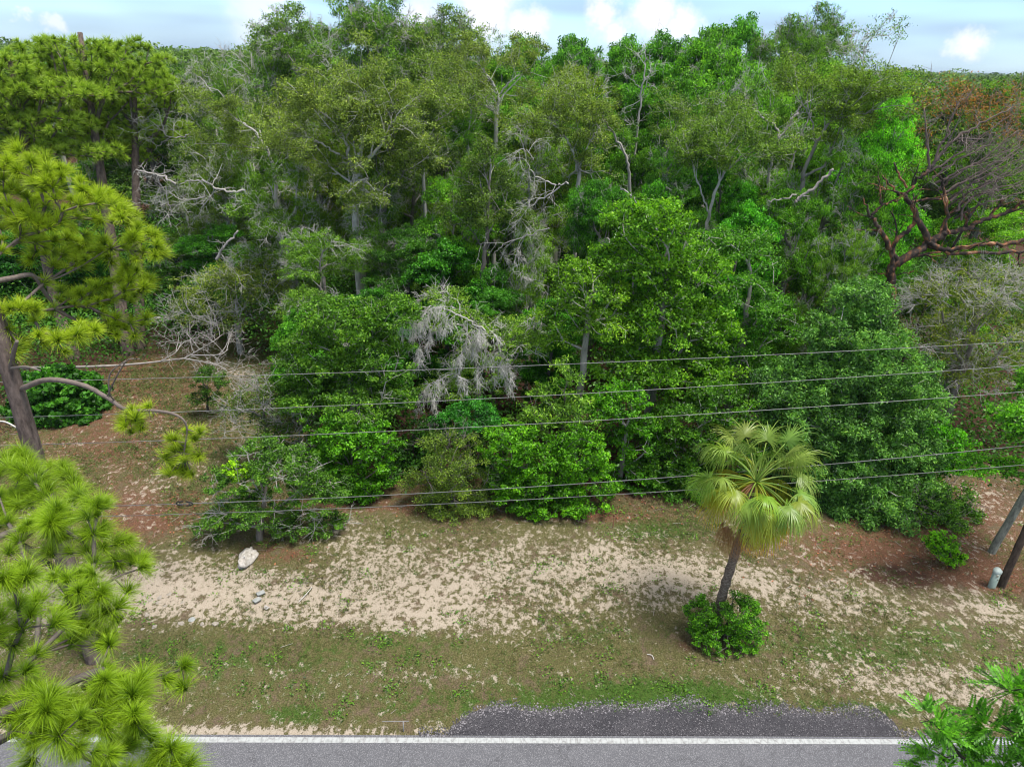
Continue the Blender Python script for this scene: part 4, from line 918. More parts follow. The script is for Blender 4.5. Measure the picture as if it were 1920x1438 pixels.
# bright pine whose trunk crosses the left edge
Yp = 12.6
tb = G(150, 1130); tb = np.array([tb.x, tb.y, 0])
side = lambda *q: [PX(*z) for z in q]
pine('pine_tree', 'bright green longleaf pine whose bare lower trunk leans in at the left edge', PX(92, 940, 12.3) * [1, 1, 0] + [0, 0, 0], PX(-160, 60, 13.2),
     plobes([(40, 310, 50, 30), (100, 345, 60, 36), (30, 390, 60, 36), (160, 385, 50, 34), (95, 430, 60, 34), (20, 450, 40, 30), (210, 400, 36, 26)], 13.8) +
     plobes([(150, 560, 40, 30), (110, 470, 50, 34), (225, 440, 44, 40), (275, 470, 34, 50), (255, 540, 34, 46), (170, 480, 44, 40), (205, 560, 44, 46), (245, 610, 30, 32), (130, 500, 34, 30), (190, 620, 26, 24)], 14.4) +
     plobes([(40, 600, 40, 30), (100, 640, 44, 26), (20, 650, 34, 24), (150, 625, 30, 24)], 12.8),
     rb=.17, rtop=.11, dens=6.2, rcap=.03, L=.29, n=230, w=.007, col=(.23, .36, .03), bark=(.15, .115, .10), fork=.55, kink=PX(2, 640, 12.6), rt=.013,
     limbs=[dict(p=side((42, 728, 12.5), (90, 712, 12.3), (155, 722, 12.2), (200, 745, 12.1), (238, 768, 12.0), (290, 770, 12.0), (330, 778, 12.0), (350, 800, 12.0), (345, 850, 12.0)), r=(.058, .014), v=.45,
                 side=[side((200, 745, 12.1), (222, 700, 12.0), (240, 675, 12.0), (262, 673, 12.0)), side((215, 752, 12.1), (205, 735, 11.9), (207, 700, 11.9), (236, 676, 11.9))]),
            dict(p=side((-20, 530, 12.8), (20, 522, 13.2), (62, 517, 13.6), (85, 550, 13.8), (110, 580, 14.0), (155, 604, 14.3), (200, 600, 14.5)), r=(.055, .022), v=.45, side=[side((62, 517, 13.6), (95, 525, 13.8), (150, 500, 14.2), (210, 462, 14.4))]),
            dict(p=side((20, 690, 12.5), (26, 660, 12.3), (32, 640, 12.1)), r=(.05, .03), v=.6), dict(p=side((22, 690, 12.4), (50, 688, 12.0), (76, 695, 11.8)), r=(.03, .012), v=.8)],
     extra=[PX(*q) for q in ((250, 770, 12), (280, 765, 12.1), (235, 800, 11.9), (265, 805, 12), (255, 785, 11.8), (320, 825, 12), (350, 810, 12.1), (375, 812, 12), (310, 860, 12), (345, 865, 11.9), (370, 862, 12.1), (330, 885, 12), (360, 890, 12), (318, 890, 11.9), (340, 845, 12.2))] + [PX(a_ + random.uniform(-24, 24), b_ + random.uniform(-18, 18), 12.05) for a_, b_ in ((250, 768), (262, 790), (250, 800), (325, 855), (365, 850), (330, 880), (360, 880), (345, 820)) for _ in range(2)])
# near pine crown at the bottom left, its trunk stands across the road below the camera
pine('pine_tree', 'nearest pine with yellow green needles reaching in from the bottom left corner', (-9.3, .6, 0), (-9.0, 1.0, 10.2),
     plobes([(20, 880, 60, 30), (90, 920, 70, 34), (40, 960, 70, 30)], 7.6) + plobes([(150, 960, 60, 36), (190, 1020, 50, 30), (90, 1000, 70, 30), (245, 1060, 26, 20)], 6.8) +
     plobes([(40, 1190, 60, 50), (20, 1080, 40, 30), (30, 1290, 50, 36)], 4.7) + plobes([(190, 1130, 40, 40), (150, 1150, 50, 30), (140, 1090, 40, 20), (170, 1200, 40, 30)], 5.8) +
     plobes([(90, 1380, 90, 46), (180, 1350, 90, 40), (250, 1330, 60, 40), (250, 1420, 70, 26), (140, 1300, 60, 26), (320, 1430, 30, 14), (40, 1340, 60, 40)], 4.6),
     rb=.24, rtop=.12, dens=13, rcap=.026, L=.26, n=340, w=.0034, droop=.55, col=(.155, .285, .018), bark=(.10, .085, .075), fork=.5, rt=.007, shell=.5,
     extra=[PX(*q) for q in ((205, 1210, 5.4), (345, 1250, 5.2), (270, 1270, 5.1), (310, 1275, 5.1), (250, 1350, 4.7), (322, 1405, 4.6), (285, 1385, 4.6), (195, 1255, 5.1), (345, 1290, 5.1), (265, 1065, 6.6), (240, 1110, 6.4), (225, 1160, 5.9))],
     limbs=[dict(p=[(-9.1, 1.0, 7.0), PX(60, 1310, 4.6), PX(160, 1290, 5.0), PX(240, 1280, 5.1), PX(340, 1255, 5.2)], r=(.05, .012), v=.1), dict(p=[(-9.1, 1.0, 8.0), PX(-10, 1010, 6.6), PX(40, 1020, 6.7), PX(110, 1070, 6.6), PX(180, 1095, 6.4), PX(235, 1075, 6.6)], r=(.05, .012), v=.1)])
#@@NEXT4

# ------------------------------------------------------------------ palm
M_PALM = leaf_mat('palm_leaf', (.6, .7, .55), (1.25, 1.2, 1.1), yellow=(2.0, 1.0, .6), trans=.2, rough=.38)
M_PALMBARK = noise_mat('palm_bark', [(.06, .045, .034), (.16, .12, .09), (.27, .225, .185)], 14, .9, bump=.9, stretch=(1, 1, 2.6))
pb = G(1336, 1180); hub = np.array(at(1418, 905, pb.y + .25)); pbv = np.array(pb)
palm = empty('palm_tree', pb, 'cabbage palm with drooping fan fronds leaning over a round green shrub', 'palm tree')
pa = Acc(); cp = curve_pts([pbv * 0 + [0, 0, -.1], (hub - pbv) * [.30, .3, .34], (hub - pbv) * [.72, .72, .70], (hub - pbv) * [1, 1, .98]], 12)
ncp = len(cp); rr = .105 + .012 * np.cos(np.arange(ncp) * 2.1) + .02 * np.linspace(1, 0, ncp) ** 3
chain(pa, cp, rr, 14, 0, .05)
link('trunk', pa.mesh('trunk', M_PALMBARK), palm)
def frond(az, el, pl, fr, col, dead=False, tipb=0.0, nseg=54, spread=118):
    a = Acc(); h0 = hub - pbv
    d = np.array([math.cos(az) * math.cos(el), math.sin(az) * math.cos(el), math.sin(el)])
    g = np.array([0, 0, -1.]); p = h0 + d * .08; pts = [p]; dd = d.copy()
    for i in range(6):
        dd = unit(dd + g * (.10 if not dead else .35)); p = p + dd * pl / 6; pts.append(p)
    chain(a, np.array(pts), np.linspace(.022, .011, 7), 5, .6)
    c = dd; b = unit(np.cross(c, [0, 0, 1.] if abs(c[2]) < .97 else [1., 0, 0])); nrm = np.cross(b, c)
    if nrm[2] < 0: nrm = -nrm
    rollf = rng.uniform(-.7, .7); b, nrm = b * math.cos(rollf) + nrm * math.sin(rollf), nrm * math.cos(rollf) - b * math.sin(rollf)
    sp = spread if not dead else 40
    V = []; Q = []; vv = []; nst = 6
    for s in range(nseg):
        ang = R(-sp + 2 * sp * s / (nseg - 1)); L = fr * (1 - .32 * abs(ang / R(118)) ** 1.5) * rng.uniform(.9, 1.06)
        dir0 = unit(c * math.cos(ang) + b * math.sin(ang) - nrm * .10 * abs(math.sin(ang)) + nrm * rng.uniform(-.07, .07))
        q = p + c * .12 * math.cos(ang / 2) ; dr = dir0.copy(); k0 = len(V)
        ww = fr * R(2 * sp) / nseg * .15
        wid = [.008, ww * .8, ww, ww * .75, ww * .42, .001]
        gd = (.26 if not dead else .5) * rng.uniform(.35, 2.0)
        for j in range(nst):
            lat = unit(np.cross(dr, nrm))
            V.append(q + lat * wid[j]); V.append(q - lat * wid[j] + nrm * wid[j] * .5)
            t = j / (nst - 1); vv += [np.clip(.25 + .4 * t + rng.uniform(-.12, .12) + (tipb if t > .7 else 0), 0, 1)] * 2
            if j < nst - 1:
                q = q + dr * L / (nst - 1); dr = unit(dr + g * gd * (1.2 + j * 1.5) * .8)
                Q.append((k0 + 2 * j, k0 + 2 * j + 1, k0 + 2 * j + 3, k0 + 2 * j + 2))
    a.add(np.array(V), np.array(Q), np.array(vv))
    link('frond', a.mesh('frond', M_PALM), palm, col)
SILV = (.23, .34, .07); PG = (.24, .34, .04); PY = (.42, .40, .03); PDEAD = (.36, .19, .10)
fr_spec = []
for i in range(9): fr_spec.append((i * 2 * math.pi / 9 + .35, rng.uniform(.9, 1.35), .95, .8, SILV, 0))
for i in range(15): fr_spec.append((i * 2 * math.pi / 15 + .1, rng.uniform(.2, .75), .85, .82, [SILV, PG][i % 2], 0))
for i in range(12): fr_spec.append((i * 2 * math.pi / 12 + .3, rng.uniform(-.35, .05), .7, .85, [PG, (.34, .39, .04)][i % 2], .2))
for i in range(14): fr_spec.append((i * 2 * math.pi / 14 + .6, rng.uniform(-.75, -.3), .8, .8, PY, .35))
for (az_, el_, pl_, f_, c_, tb_) in fr_spec:
    if el_ < .1 and abs(az_ % (2 * math.pi) - 3.75) < .48: continue      # the gap where dead fronds hang
    frond(az_ + rng.uniform(-.15, .15), el_, pl_ * rng.uniform(.9, 1.1), f_ * rng.uniform(.9, 1.1), tuple(x * rng.uniform(.88, 1.12) for x in c_), False, tb_)
for az_ in (-2.75, -2.6, -2.45, -2.2, -1.9, -.4, 1.2): frond(az_, rng.uniform(-.25, .0) if az_ < -1.8 else -.9, 1.08, .8, PDEAD, True)

# ------------------------------------------------------------------ overhead wires
M_WIRE = noise_mat('aluminium_wire', [(.16, .155, .155), (.28, .275, .275)], 3, .55, spec=.5)
M_CABLE = noise_mat('telecom_cable', [(.10, .10, .10), (.20, .20, .20)], 3, .6, spec=.5)
def wire(pts, Y, r, label, mat):
    P = [at(a, b, Y) for a, b in pts]; x = [p.x for p in P]; z = [p.z for p in P]; cf = np.polyfit(x, z, 2)
    xs = np.linspace(-32, 32, 90); Pn = np.stack([xs, np.full(90, float(Y)) + xs * .012, np.polyval(cf, xs)], 1)
    a = Acc(); chain(a, Pn, r, 6); o = link('overhead_wire', a.mesh('overhead_wire', mat, True)); tag(o, label, 'wire', 'overhead wires'); return o
wire([(0, 712), (960, 687), (1920, 645)], 16.0, .0078, 'uppermost thin pale power wire crossing the whole view', M_WIRE)
wire([(0, 778), (960, 745), (1920, 690)], 15.2, .0078, 'second power wire from the top', M_WIRE)
wire([(0, 830), (960, 797), (1920, 740)], 14.4, .0078, 'third power wire, passing just over the palm crown', M_WIRE)
wire([(230, 943), (960, 915), (1920, 842)], 15.3, .011, 'upper of the two lowest cables, passing behind the palm', M_CABLE)
wire([(230, 962), (960, 938), (1920, 878)], 15.1, .0095, 'lowest cable of all, passing behind the palm', M_CABLE)
sl = Acc(); c0 = np.array(at(346, 944, 15.2)); tt = np.linspace(0, 2 * math.pi, 25)
chain(sl, np.stack([c0[0] + .21 * np.cos(tt), c0[1] + .02 * np.sin(tt), c0[2] + .05 * np.sin(tt)], 1), .02, 6, cap=False)
for xx in (-.12, .12): chain(sl, np.array([[c0[0] + xx, c0[1], c0[2] - .05], [c0[0] + xx, c0[1], c0[2] + .06]]), .012, 5)
so = tag(link('cable_slack_loop', sl.mesh('cable_slack_loop', noise_mat('black_plastic', [(.012, .012, .012), (.03, .03, .03)], 5, .4))), 'black oval slack loop strapped to the lower cables', 'cable loop')

# ------------------------------------------------------------------ dead wood
M_STRIP = noise_mat('stripped_red_wood', [(.035, .027, .023), (.075, .055, .045), (.30, .13, .06), (.52, .33, .22)], 2.6, .9, bump=1.0, stretch=(1, 1, .55), lo=.40, hi=.68)
def branch(acc, p, d, L, r, lev, v, droop=0.0, wig=.25, kids=5, kr=.55, tips=None):
    n = 5; pts = [p]; dd = unit(d)
    for i in range(n):
        dd = unit(dd + rng.normal(size=3) * wig * .6 - np.array([0, 0, droop * .25])); pts.append(pts[-1] + dd * L / n)
    pts = np.array(pts); rr = np.linspace(r, r * .45, n + 1)
    frusta(acc, pts[:-1], pts[1:], rr[:-1], rr[1:], 5 if r > .02 else 3, v)
    if tips is not None and lev <= 1: tips.append(pts[-1]); tips.append(pts[3])
    if lev > 0:
        for _ in range(kids):
            t = rng.uniform(.2, 1) * n; i = min(n - 1, int(t)); q = pts[i] + (pts[i + 1] - pts[i]) * (t - i); ax = unit(pts[i + 1] - pts[i])
            s = unit(ax * rng.uniform(.4, 1.0) + unit(rng.normal(size=3)) * .85)
            branch(acc, q, s, L * rng.uniform(.4, .68), max(.006, rr[i] * kr), lev - 1, v, droop, wig, kids, kr, tips)
def dead(name, label, cat, Y, limbs, col=(.30, .27, .25), mat=None, lev=2, v=.75, L=1.4, every=4, droop=0.0, root=None, kids=4, tstart=.35, k=8, part='trunk', group=None, thin=.62):
    own = root is None
    first = limbs[0][0][0]; b0 = at(first[0], first[1], Y + (first[2] if len(first) > 2 else 0))
    if own: root = empty(name, (b0.x, b0.y, 0), label, cat, group)
    base = np.array(root.location); tr = Acc(); tw = tr
    for (pts, r0, r1) in limbs:
        P = curve_pts([np.array(at(q[0], q[1], Y + (q[2] if len(q) > 2 else 0))) - base for q in pts], 6)
        P[1:] += rng.normal(size=P[1:].shape) * .03
        rr = np.linspace(r0 * thin, r1 * thin, len(P)); chain(tr, P, rr, k, v * .4, .1)
        for i in range(int(len(P) * tstart), len(P), every):
            ax = unit(P[min(i + 1, len(P) - 1)] - P[i - 1]); s = unit(ax * .6 + unit(rng.normal(size=3)) * .9 + [0, 0, .1 - droop * .5])
            branch(tw, P[i], s, L * rng.uniform(.5, 1.1), rr[i] * .5, lev, v, droop, kids=kids)
    link(part, tr.mesh(part, mat or M_DEAD), root, col)
    return root
def limbed(name, label, Y, limbs, col, per=30, lev=2, L=1.9, kids=4, bark=BK_PALE, leaf=(.10, .045), spread=.3, every=2, tstart=.5, v=.5, bare=.25, thin=.8, cat='tree'):
    """a live tree drawn by its visible limbs; leaves grow at the ends of its branches"""
    q0 = limbs[0][0][0]; b0 = at(q0[0], q0[1], Y); root = empty(name, (b0.x, Y, 0), label, cat); base = np.array(root.location); tr = Acc(); tips = []
    for li, (pts, r0, r1) in enumerate(limbs):
        C_ = [np.array(at(q[0], q[1], Y + (q[2] if len(q) > 2 else 0))) - base for q in pts]
        if li == 0: C_ = [np.array([0, 0, -.1])] + C_
        P = curve_pts(C_, 7); P[1:] += rng.normal(size=P[1:].shape) * .025; rr = np.linspace(r0 * thin * (1.25 if li == 0 else 1), r1 * thin, len(P)); chain(tr, P, rr, 9, v * .2, .08)
        for i in range(int(len(P) * (max(tstart, .6) if li == 0 else tstart)), len(P), every):
            ax = unit(P[min(i + 1, len(P) - 1)] - P[i - 1]); s_ = unit(ax * .7 + unit(rng.normal(size=3)) * .9 + [0, 0, .25])
            branch(tr, P[i], s_, L * rng.uniform(.5, 1.1), max(.014, rr[i] * .5), lev, v, 0, .28, kids, .6, tips)
        branch(tr, P[-1], unit(P[-1] - P[-3]), L * .7, r1 * thin, lev, v, 0, .28, kids, .6, tips)
    link('trunk', tr.mesh('trunk', M_BARK), root, bark)
    Tp = np.array(tips); Tp = Tp[rng.random(len(Tp)) > bare]; k = (per * rng.uniform(.4, 1.5, len(Tp))).astype(int); ix = np.repeat(np.arange(len(Tp)), k)
    off = unit(rng.normal(size=(len(ix), 3))) * rng.random((len(ix), 1)) ** .5 * spread; off[:, 2] *= .6
    lc = Acc(); leaves(lc, Tp[ix] + off, unit(off + [0, 0, .1]), leaf[0], leaf[1], vv=np.clip(rng.uniform(.05, .85, len(ix)) + rng.uniform(-.15, .15, len(Tp))[ix], 0, 1))
    link('crown', lc.mesh('crown', M_LEAF), root, col); return root
limbed('oak_tree', 'pale forked trunk oak standing in the hollow left of centre', 30.0, [([(667, 420), (668, 375), (668, 332)], .17, .14), ([(668, 335), (655, 300), (648, 265), (620, 225), (590, 205)], .11, .03), ([(655, 300), (625, 285), (595, 265), (560, 255)], .06, .02),
    ([(668, 335), (690, 300), (715, 270), (722, 250), (745, 215)], .10, .03), ([(690, 300), (700, 260), (690, 225), (680, 195)], .05, .02), ([(648, 265), (660, 230), (670, 200)], .05, .02)], (.13, .18, .07), per=34, L=2.0)
limbed('oak_tree', 'rough barked oak with a leaning double trunk right of the pale forked oak', 31.5, [([(715, 440), (720, 390), (728, 340), (735, 290), (742, 235)], .16, .06), ([(722, 380), (748, 335), (765, 318)], .08, .03), ([(735, 290), (720, 255), (700, 225)], .05, .02), ([(742, 240), (765, 205), (790, 190)], .05, .02)], (.10, .15, .05), bark=BK_GREY, L=1.9)
limbed('oak_tree', 'slender oak with a pale crooked limb reaching up right, centre left', 33.0, [([(795, 340), (790, 300), (786, 262)], .09, .07), ([(786, 262), (800, 238), (825, 222), (852, 205)], .06, .03), ([(786, 262), (775, 240), (772, 225)], .04, .02)], (.10, .155, .05), L=1.7)
limbed('oak_tree', 'straight dark trunked oak in the dim hollow at the centre', 27.3, [([(905, 560), (906, 500), (912, 440), (915, 380), (918, 330)], .12, .05), ([(906, 470), (890, 440), (880, 425)], .03, .015), ([(912, 420), (935, 395), (950, 380)], .03, .015)], (.07, .12, .035), bark=(.14, .12, .105), L=1.4, per=26)
limbed('oak_tree', 'oak on two pale spreading stems right of the centre', 32.0, [([(1084, 350), (1084, 320)], .10, .09), ([(1084, 322), (1074, 285), (1062, 258), (1045, 240), (1020, 225)], .07, .02), ([(1084, 322), (1096, 290), (1108, 262), (1125, 240)], .06, .02), ([(1074, 285), (1085, 255), (1080, 225)], .04, .015)], (.12, .175, .06), L=1.7)
limbed('oak_tree', 'oak with long low crooked limb between the bare snag and the leaning limbs', 33.0, [([(1230, 380), (1245, 335), (1275, 285), (1305, 262), (1345, 240)], .10, .03), ([(1245, 335), (1240, 290), (1262, 245)], .06, .02), ([(1275, 285), (1300, 290), (1330, 285)], .04, .015)], (.09, .15, .05), L=1.7)
limbed('oak_tree', 'oak with several leaning grey stems above the dense evergreen', 30.5, [([(1500, 380), (1505, 330), (1530, 270), (1560, 225), (1600, 190)], .11, .04), ([(1505, 330), (1545, 310), (1565, 262), (1580, 235)], .07, .03), ([(1560, 225), (1610, 215), (1650, 205)], .05, .02), ([(1530, 270), (1520, 225), (1500, 190)], .05, .02)], (.105, .17, .045), bark=(.26, .24, .22), L=1.8)
limbed('oak_tree', 'open crowned oak with bare upper stems at the upper centre', 37.0, [([(930, 260), (932, 215), (935, 180)], .12, .09), ([(935, 180), (920, 150), (900, 125)], .06, .02), ([(935, 180), (960, 150), (985, 135)], .06, .02), ([(932, 215), (900, 190), (870, 180)], .05, .02)], (.12, .165, .06), L=2.0)
limbed('oak_tree', 'grey stemmed oak arching over the left end of the wood', 33.5, [([(520, 380), (515, 330), (500, 280), (470, 240), (430, 215)], .11, .03), ([(515, 330), (545, 280), (560, 230)], .07, .025), ([(500, 280), (455, 275), (420, 270)], .05, .02), ([(545, 280), (575, 255), (600, 250)], .05, .02)], (.12, .17, .06), L=2.0)
limbed('oak_tree', 'oak with long pale stem against the right shaded hollow', 29.0, [([(1318, 470), (1330, 400), (1350, 340), (1385, 300), (1420, 280)], .09, .03), ([(1330, 400), (1310, 350), (1300, 310)], .05, .02), ([(1350, 340), (1345, 300), (1360, 265)], .04, .02)], (.085, .15, .04), L=1.6)
dead('dead_tree', 'pale bare snag standing straight up on the right of centre', 'dead tree', 35.0,
     [([(1193, 470), (1191, 330), (1190, 290), (1200, 210), (1205, 150), (1211, 112), (1207, 86)], .12, .02), ([(1203, 165), (1185, 152), (1168, 128)], .035, .012), ([(1205, 150), (1222, 135), (1238, 108)], .03, .01), ([(1204, 180), (1215, 150), (1222, 120)], .03, .01)], lev=2, L=1.1, every=4, tstart=.45, v=.8)
dead('dead_tree', 'curved broken pale trunk just left of the bare snag', 'dead tree', 33.0,
     [([(1182, 420), (1180, 335), (1172, 290), (1150, 252), (1130, 215), (1134, 190), (1142, 172)], .12, .03), ([(1172, 285), (1150, 272), (1130, 268)], .04, .012)], lev=2, L=1.0, every=6, v=.8)
dead('dead_limbs', 'long crooked pale limbs reaching left from a leaning trunk on the right', 'dead limbs', 33.2,
     [([(1440, 360), (1447, 300), (1458, 258), (1452, 235), (1430, 222), (1404, 198), (1366, 182)], .12, .025), ([(1448, 278), (1478, 236), (1496, 208), (1514, 190)], .11, .06), ([(1404, 198), (1400, 178), (1395, 160)], .04, .012), ([(1476, 340), (1490, 290), (1510, 235), (1530, 200)], .08, .03)], lev=1, L=1.2, every=9, v=.6)
dead('fallen_log', 'grey leaning log lodged in the leaves left of the dense evergreen top', 'log', 27.5,
     [([(1490, 378), (1505, 368), (1535, 345), (1566, 318)], .10, .085), ([(1440, 376), (1465, 374), (1495, 366)], .04, .05)], lev=0, L=.5, every=30, v=.1)
dead('dead_limbs', 'bleached fallen limb with a tangle of twigs right of the left pines', 'dead limbs', 32.0,
     [([(460, 358), (430, 360), (402, 352), (390, 342), (365, 338), (335, 346)], .09, .03), ([(402, 352), (398, 366), (392, 372)], .03, .012), ([(385, 368), (350, 374), (325, 366), (290, 340)], .05, .02), ([(330, 345), (300, 330), (255, 318)], .07, .04), ([(310, 350), (318, 390), (335, 400)], .04, .012), ([(300, 345), (300, 375), (306, 395)], .03, .01)], lev=2, L=1.3, every=3, v=.85, droop=.2)
dead('dead_limbs', 'fan of pale bare twigs beside the right of the dark pine group', 'dead limbs', 34.5,
     [([(362, 243), (350, 255), (320, 258), (300, 240), (275, 222)], .06, .02), ([(320, 258), (300, 270), (290, 285)], .035, .01), ([(310, 250), (300, 225), (300, 210)], .03, .01), ([(400, 175), (380, 150), (365, 140)], .05, .015), ([(430, 190), (395, 165), (350, 170)], .04, .012)], lev=2, L=1.3, every=3, v=.85)
dead('dead_limbs', 'thick pale stub of limb jutting out over the back of the left clearing', 'dead limbs', 29.5,
     [([(406, 486), (415, 468), (430, 452), (446, 432)], .10, .06), ([(425, 458), (415, 455), (405, 450)], .035, .015)], lev=0, every=30, v=.9)
dead('dead_limbs', 'short pale limb poking out right of the oak draped in dead twigs', 'dead limbs', 22.6,
     [([(990, 600), (1012, 590), (1030, 580), (1050, 573)], .035, .03), ([(1012, 590), (1022, 594), (1028, 602)], .018, .01)], lev=0, every=30, v=1)
dead('dead_limbs', 'broken pale branch caught in leaves above the yellowish tree', 'dead limbs', 25.5,
     [([(1138, 446), (1152, 462), (1175, 472)], .05, .03)], lev=0, every=30, v=.9)
dead('dead_limbs', 'pale stick of limb behind the top of the tall bright green tree', 'dead limbs', 25.5, [([(1164, 352), (1180, 366), (1200, 392)], .05, .03)], lev=0, every=30, v=.9)
dead('dead_limbs', 'tangle of silver twigs hanging at the centre of the wood', 'dead limbs', 26.3,
     [([(1066, 345), (1040, 345), (1005, 330), (985, 300)], .05, .02), ([(1050, 350), (1020, 372), (985, 392), (960, 412)], .045, .015), ([(1030, 428), (990, 440), (950, 455), (925, 478)], .045, .015), ([(985, 440), (975, 465), (985, 490)], .03, .01), ([(1000, 300), (985, 280), (965, 285)], .03, .01)], lev=2, L=1.1, every=3, v=.85, droop=.5)
# dead limbs belong to the draped oak: they grow from its crown
dead('x', '', '', 21.9, [([(910, 620), (880, 600), (840, 580), (800, 576), (765, 585)], .05, .02), ([(800, 578), (775, 600), (770, 640)], .02, .01), ([(840, 582), (815, 610), (800, 650)], .025, .01), ([(900, 615), (900, 660), (915, 700)], .03, .01), ([(925, 625), (950, 660), (955, 700)], .03, .01), ([(850, 700), (815, 715), (790, 740)], .03, .01), ([(820, 740), (820, 760), (815, 775)], .02, .01), ([(890, 620), (870, 650), (860, 690)], .03, .01)],
     root=arch, lev=2, L=.8, every=2, v=1, droop=1.1, tstart=.05, part='dead_limb', kids=8)
# fallen bleached tree lying in the left clearing
fg = lambda px, py, z: np.array(G(px, py, z))
ft = empty('fallen_tree', G(20, 690), 'bleached fallen tree with a fan of white twigs lying across the left clearing', 'fallen tree')
fb = np.array(ft.location); a1 = Acc(); a2 = a1
tp = curve_pts([fg(20, 690, .2) - fb, fg(150, 688, .3) - fb, fg(250, 683, .35) - fb, fg(345, 672, .5) - fb], 8); chain(a1, tp, np.linspace(.07, .035, len(tp)), 8, .1, .1)
for q in [((345, 672, .5), (375, 655, 1.0), (400, 640, 1.5), (420, 625, 1.6)), ((300, 678, .45), (330, 660, 1.0), (340, 640, 1.3)), ((345, 672, .5), (390, 680, .8), (420, 690, .6), (430, 705, .3)), ((360, 666, .7), (410, 665, 1.2), (428, 655, 1.4))]:
    P = curve_pts([fg(*z) - fb for z in q], 5); rr = np.linspace(.03, .010, len(P)); chain(a1, P, rr, 6, .4, .1)
    for i in range(3, len(P), 2): branch(a2, P[i], unit(unit(P[i] - P[i - 1]) * .5 + unit(rng.normal(size=3)) + [0, 0, .3]), 1.2, .016, 2, .55, .1, kids=5)
link('trunk', a1.mesh('trunk', M_DEAD), ft, (.30, .27, .25))
# big broken tree on the right
RB = (.085, .052, .04)
brk = dead('broken_tree', 'storm broken tree with dark forked limbs and orange stripped wood at the right', 'dead tree', 26.0,
     [([(1668, 650), (1670, 560), (1671, 528), (1674, 500), (1716, 475), (1755, 447), (1776, 434)], .26, .17),
      ([(1682, 486), (1655, 441), (1638, 416), (1632, 402), (1616, 372)], .15, .03), ([(1634, 403), (1652, 386), (1649, 358), (1650, 319)], .07, .02), ([(1652, 386), (1672, 378), (1686, 375)], .06, .04),
      ([(1740, 450), (1716, 402), (1699, 369), (1680, 361), (1655, 330)], .17, .03), ([(1774, 440), (1775, 391), (1769, 352), (1763, 330)], .10, .05), ([(1708, 378), (1740, 374), (1768, 372)], .06, .05),
      ([(1700, 362), (1720, 338), (1742, 320)], .07, .09), ([(1700, 352), (1686, 330), (1676, 305)], .06, .04), ([(1674, 500), (1676, 456), (1700, 436), (1718, 414)], .12, .10),
      ([(1774, 436, 0), (1810, 430, .3), (1838, 416, .6), (1885, 400, 1), (1930, 372, 1)], .13, .08), ([(1738, 455), (1777, 470, -.4), (1838, 458, -.6), (1888, 457, -.6), (1935, 447, -.8)], .12, .10), ([(1740, 462, .2), (1790, 474, .5), (1860, 474, .6), (1935, 470, .8)], .09, .08),
      ([(1812, 428, .3), (1808, 400, .3)], .07, .055), ([(1852, 410, .8), (1868, 392, .8), (1882, 374, .8)], .07, .06), ([(1668, 515), (1650, 512), (1638, 505)], .03, .02), ([(1668, 518), (1700, 512), (1716, 510)], .03, .02)],
     col=RB, mat=M_STRIP, lev=1, L=1.3, every=10, v=.3, k=9, thin=.72)
bt = dead('x', '', '', 26.2,
     [([(1742, 320), (1757, 300), (1790, 262), (1838, 232), (1896, 204)], .07, .02)] +
     [([(1742 + i * 6, 322 + i * 11, i * .12), (1785 + i * 5 + (i % 3) * 6, 296 + i * 11 - (i % 2) * 6), (1838 + i * 6, 258 + i * 13 + (i % 3) * 5), (1895 + i * 6, 212 + i * 17 + (i % 2) * 9, i * .1)], .048, .012) for i in range(9)] +
     [([(1772 + i * 10, 360 + i * 18), (1815, 335 + i * 14), (1865, 306 + i * 16), (1940, 262 + i * 24)], .045, .015) for i in range(4)] + [([(1742, 320), (1738, 260), (1735, 205)], .05, .015), ([(1746, 316), (1780, 240), (1795, 190)], .05, .015)],
     col=(.15, .105, .09), mat=M_BARK, lev=2, L=1.1, every=2, v=.2, k=6, kids=4, thin=1.0, root=brk, part='boughs')
lc = Acc(); PB, OB = lobe_points(plobes([(1885, 210, 40, 20), (1800, 200, 45, 26), (1745, 200, 26, 34), (1850, 235, 50, 24), (1905, 260, 30, 26), (1730, 250, 22, 22), (1780, 170, 40, 16), (1840, 185, 40, 18), (1890, 180, 30, 16)], 27.3), 4)
PB = PB - np.array(bt.location); ix = np.repeat(np.arange(len(PB)), 22); leaves(lc, PB[ix] + rng.normal(size=(len(ix), 3)) * .2, OB[ix], .12, .035, rnd=1)
link('dead_foliage', lc.mesh('dead_foliage', M_LEAF), bt, (.15, .075, .055))
lc = Acc(); PB, OB = lobe_points(plobes([(1720, 185, 30, 20), (1775, 250, 26, 16)], 27.0), 3)
PB = PB - np.array(bt.location); ix = np.repeat(np.arange(len(PB)), 16); leaves(lc, PB[ix] + rng.normal(size=(len(ix), 3)) * .22, OB[ix], .12, .05, rnd=1)
link('crown', lc.mesh('crown', M_LEAF), bt, (.12, .19, .04))  # green sprouts left on the broken tree, not a whole crown
hero('vine_thicket', 'leafy vines hanging over the boughs of the storm broken tree', 'vines', 27.8,
     [(1840, 330, 60, 30), (1770, 300, 40, 26), (1900, 300, 40, 26), (1880, 360, 50, 24), (1720, 330, 30, 30), (1800, 370, 40, 20)], base=(at(1760, 400, 27).x, 27, 0), col=(.075, .165, .02), per=22, dens=3.6, leaf=LF_M, spread=.3, rb=.05, bark=BK_DARK)

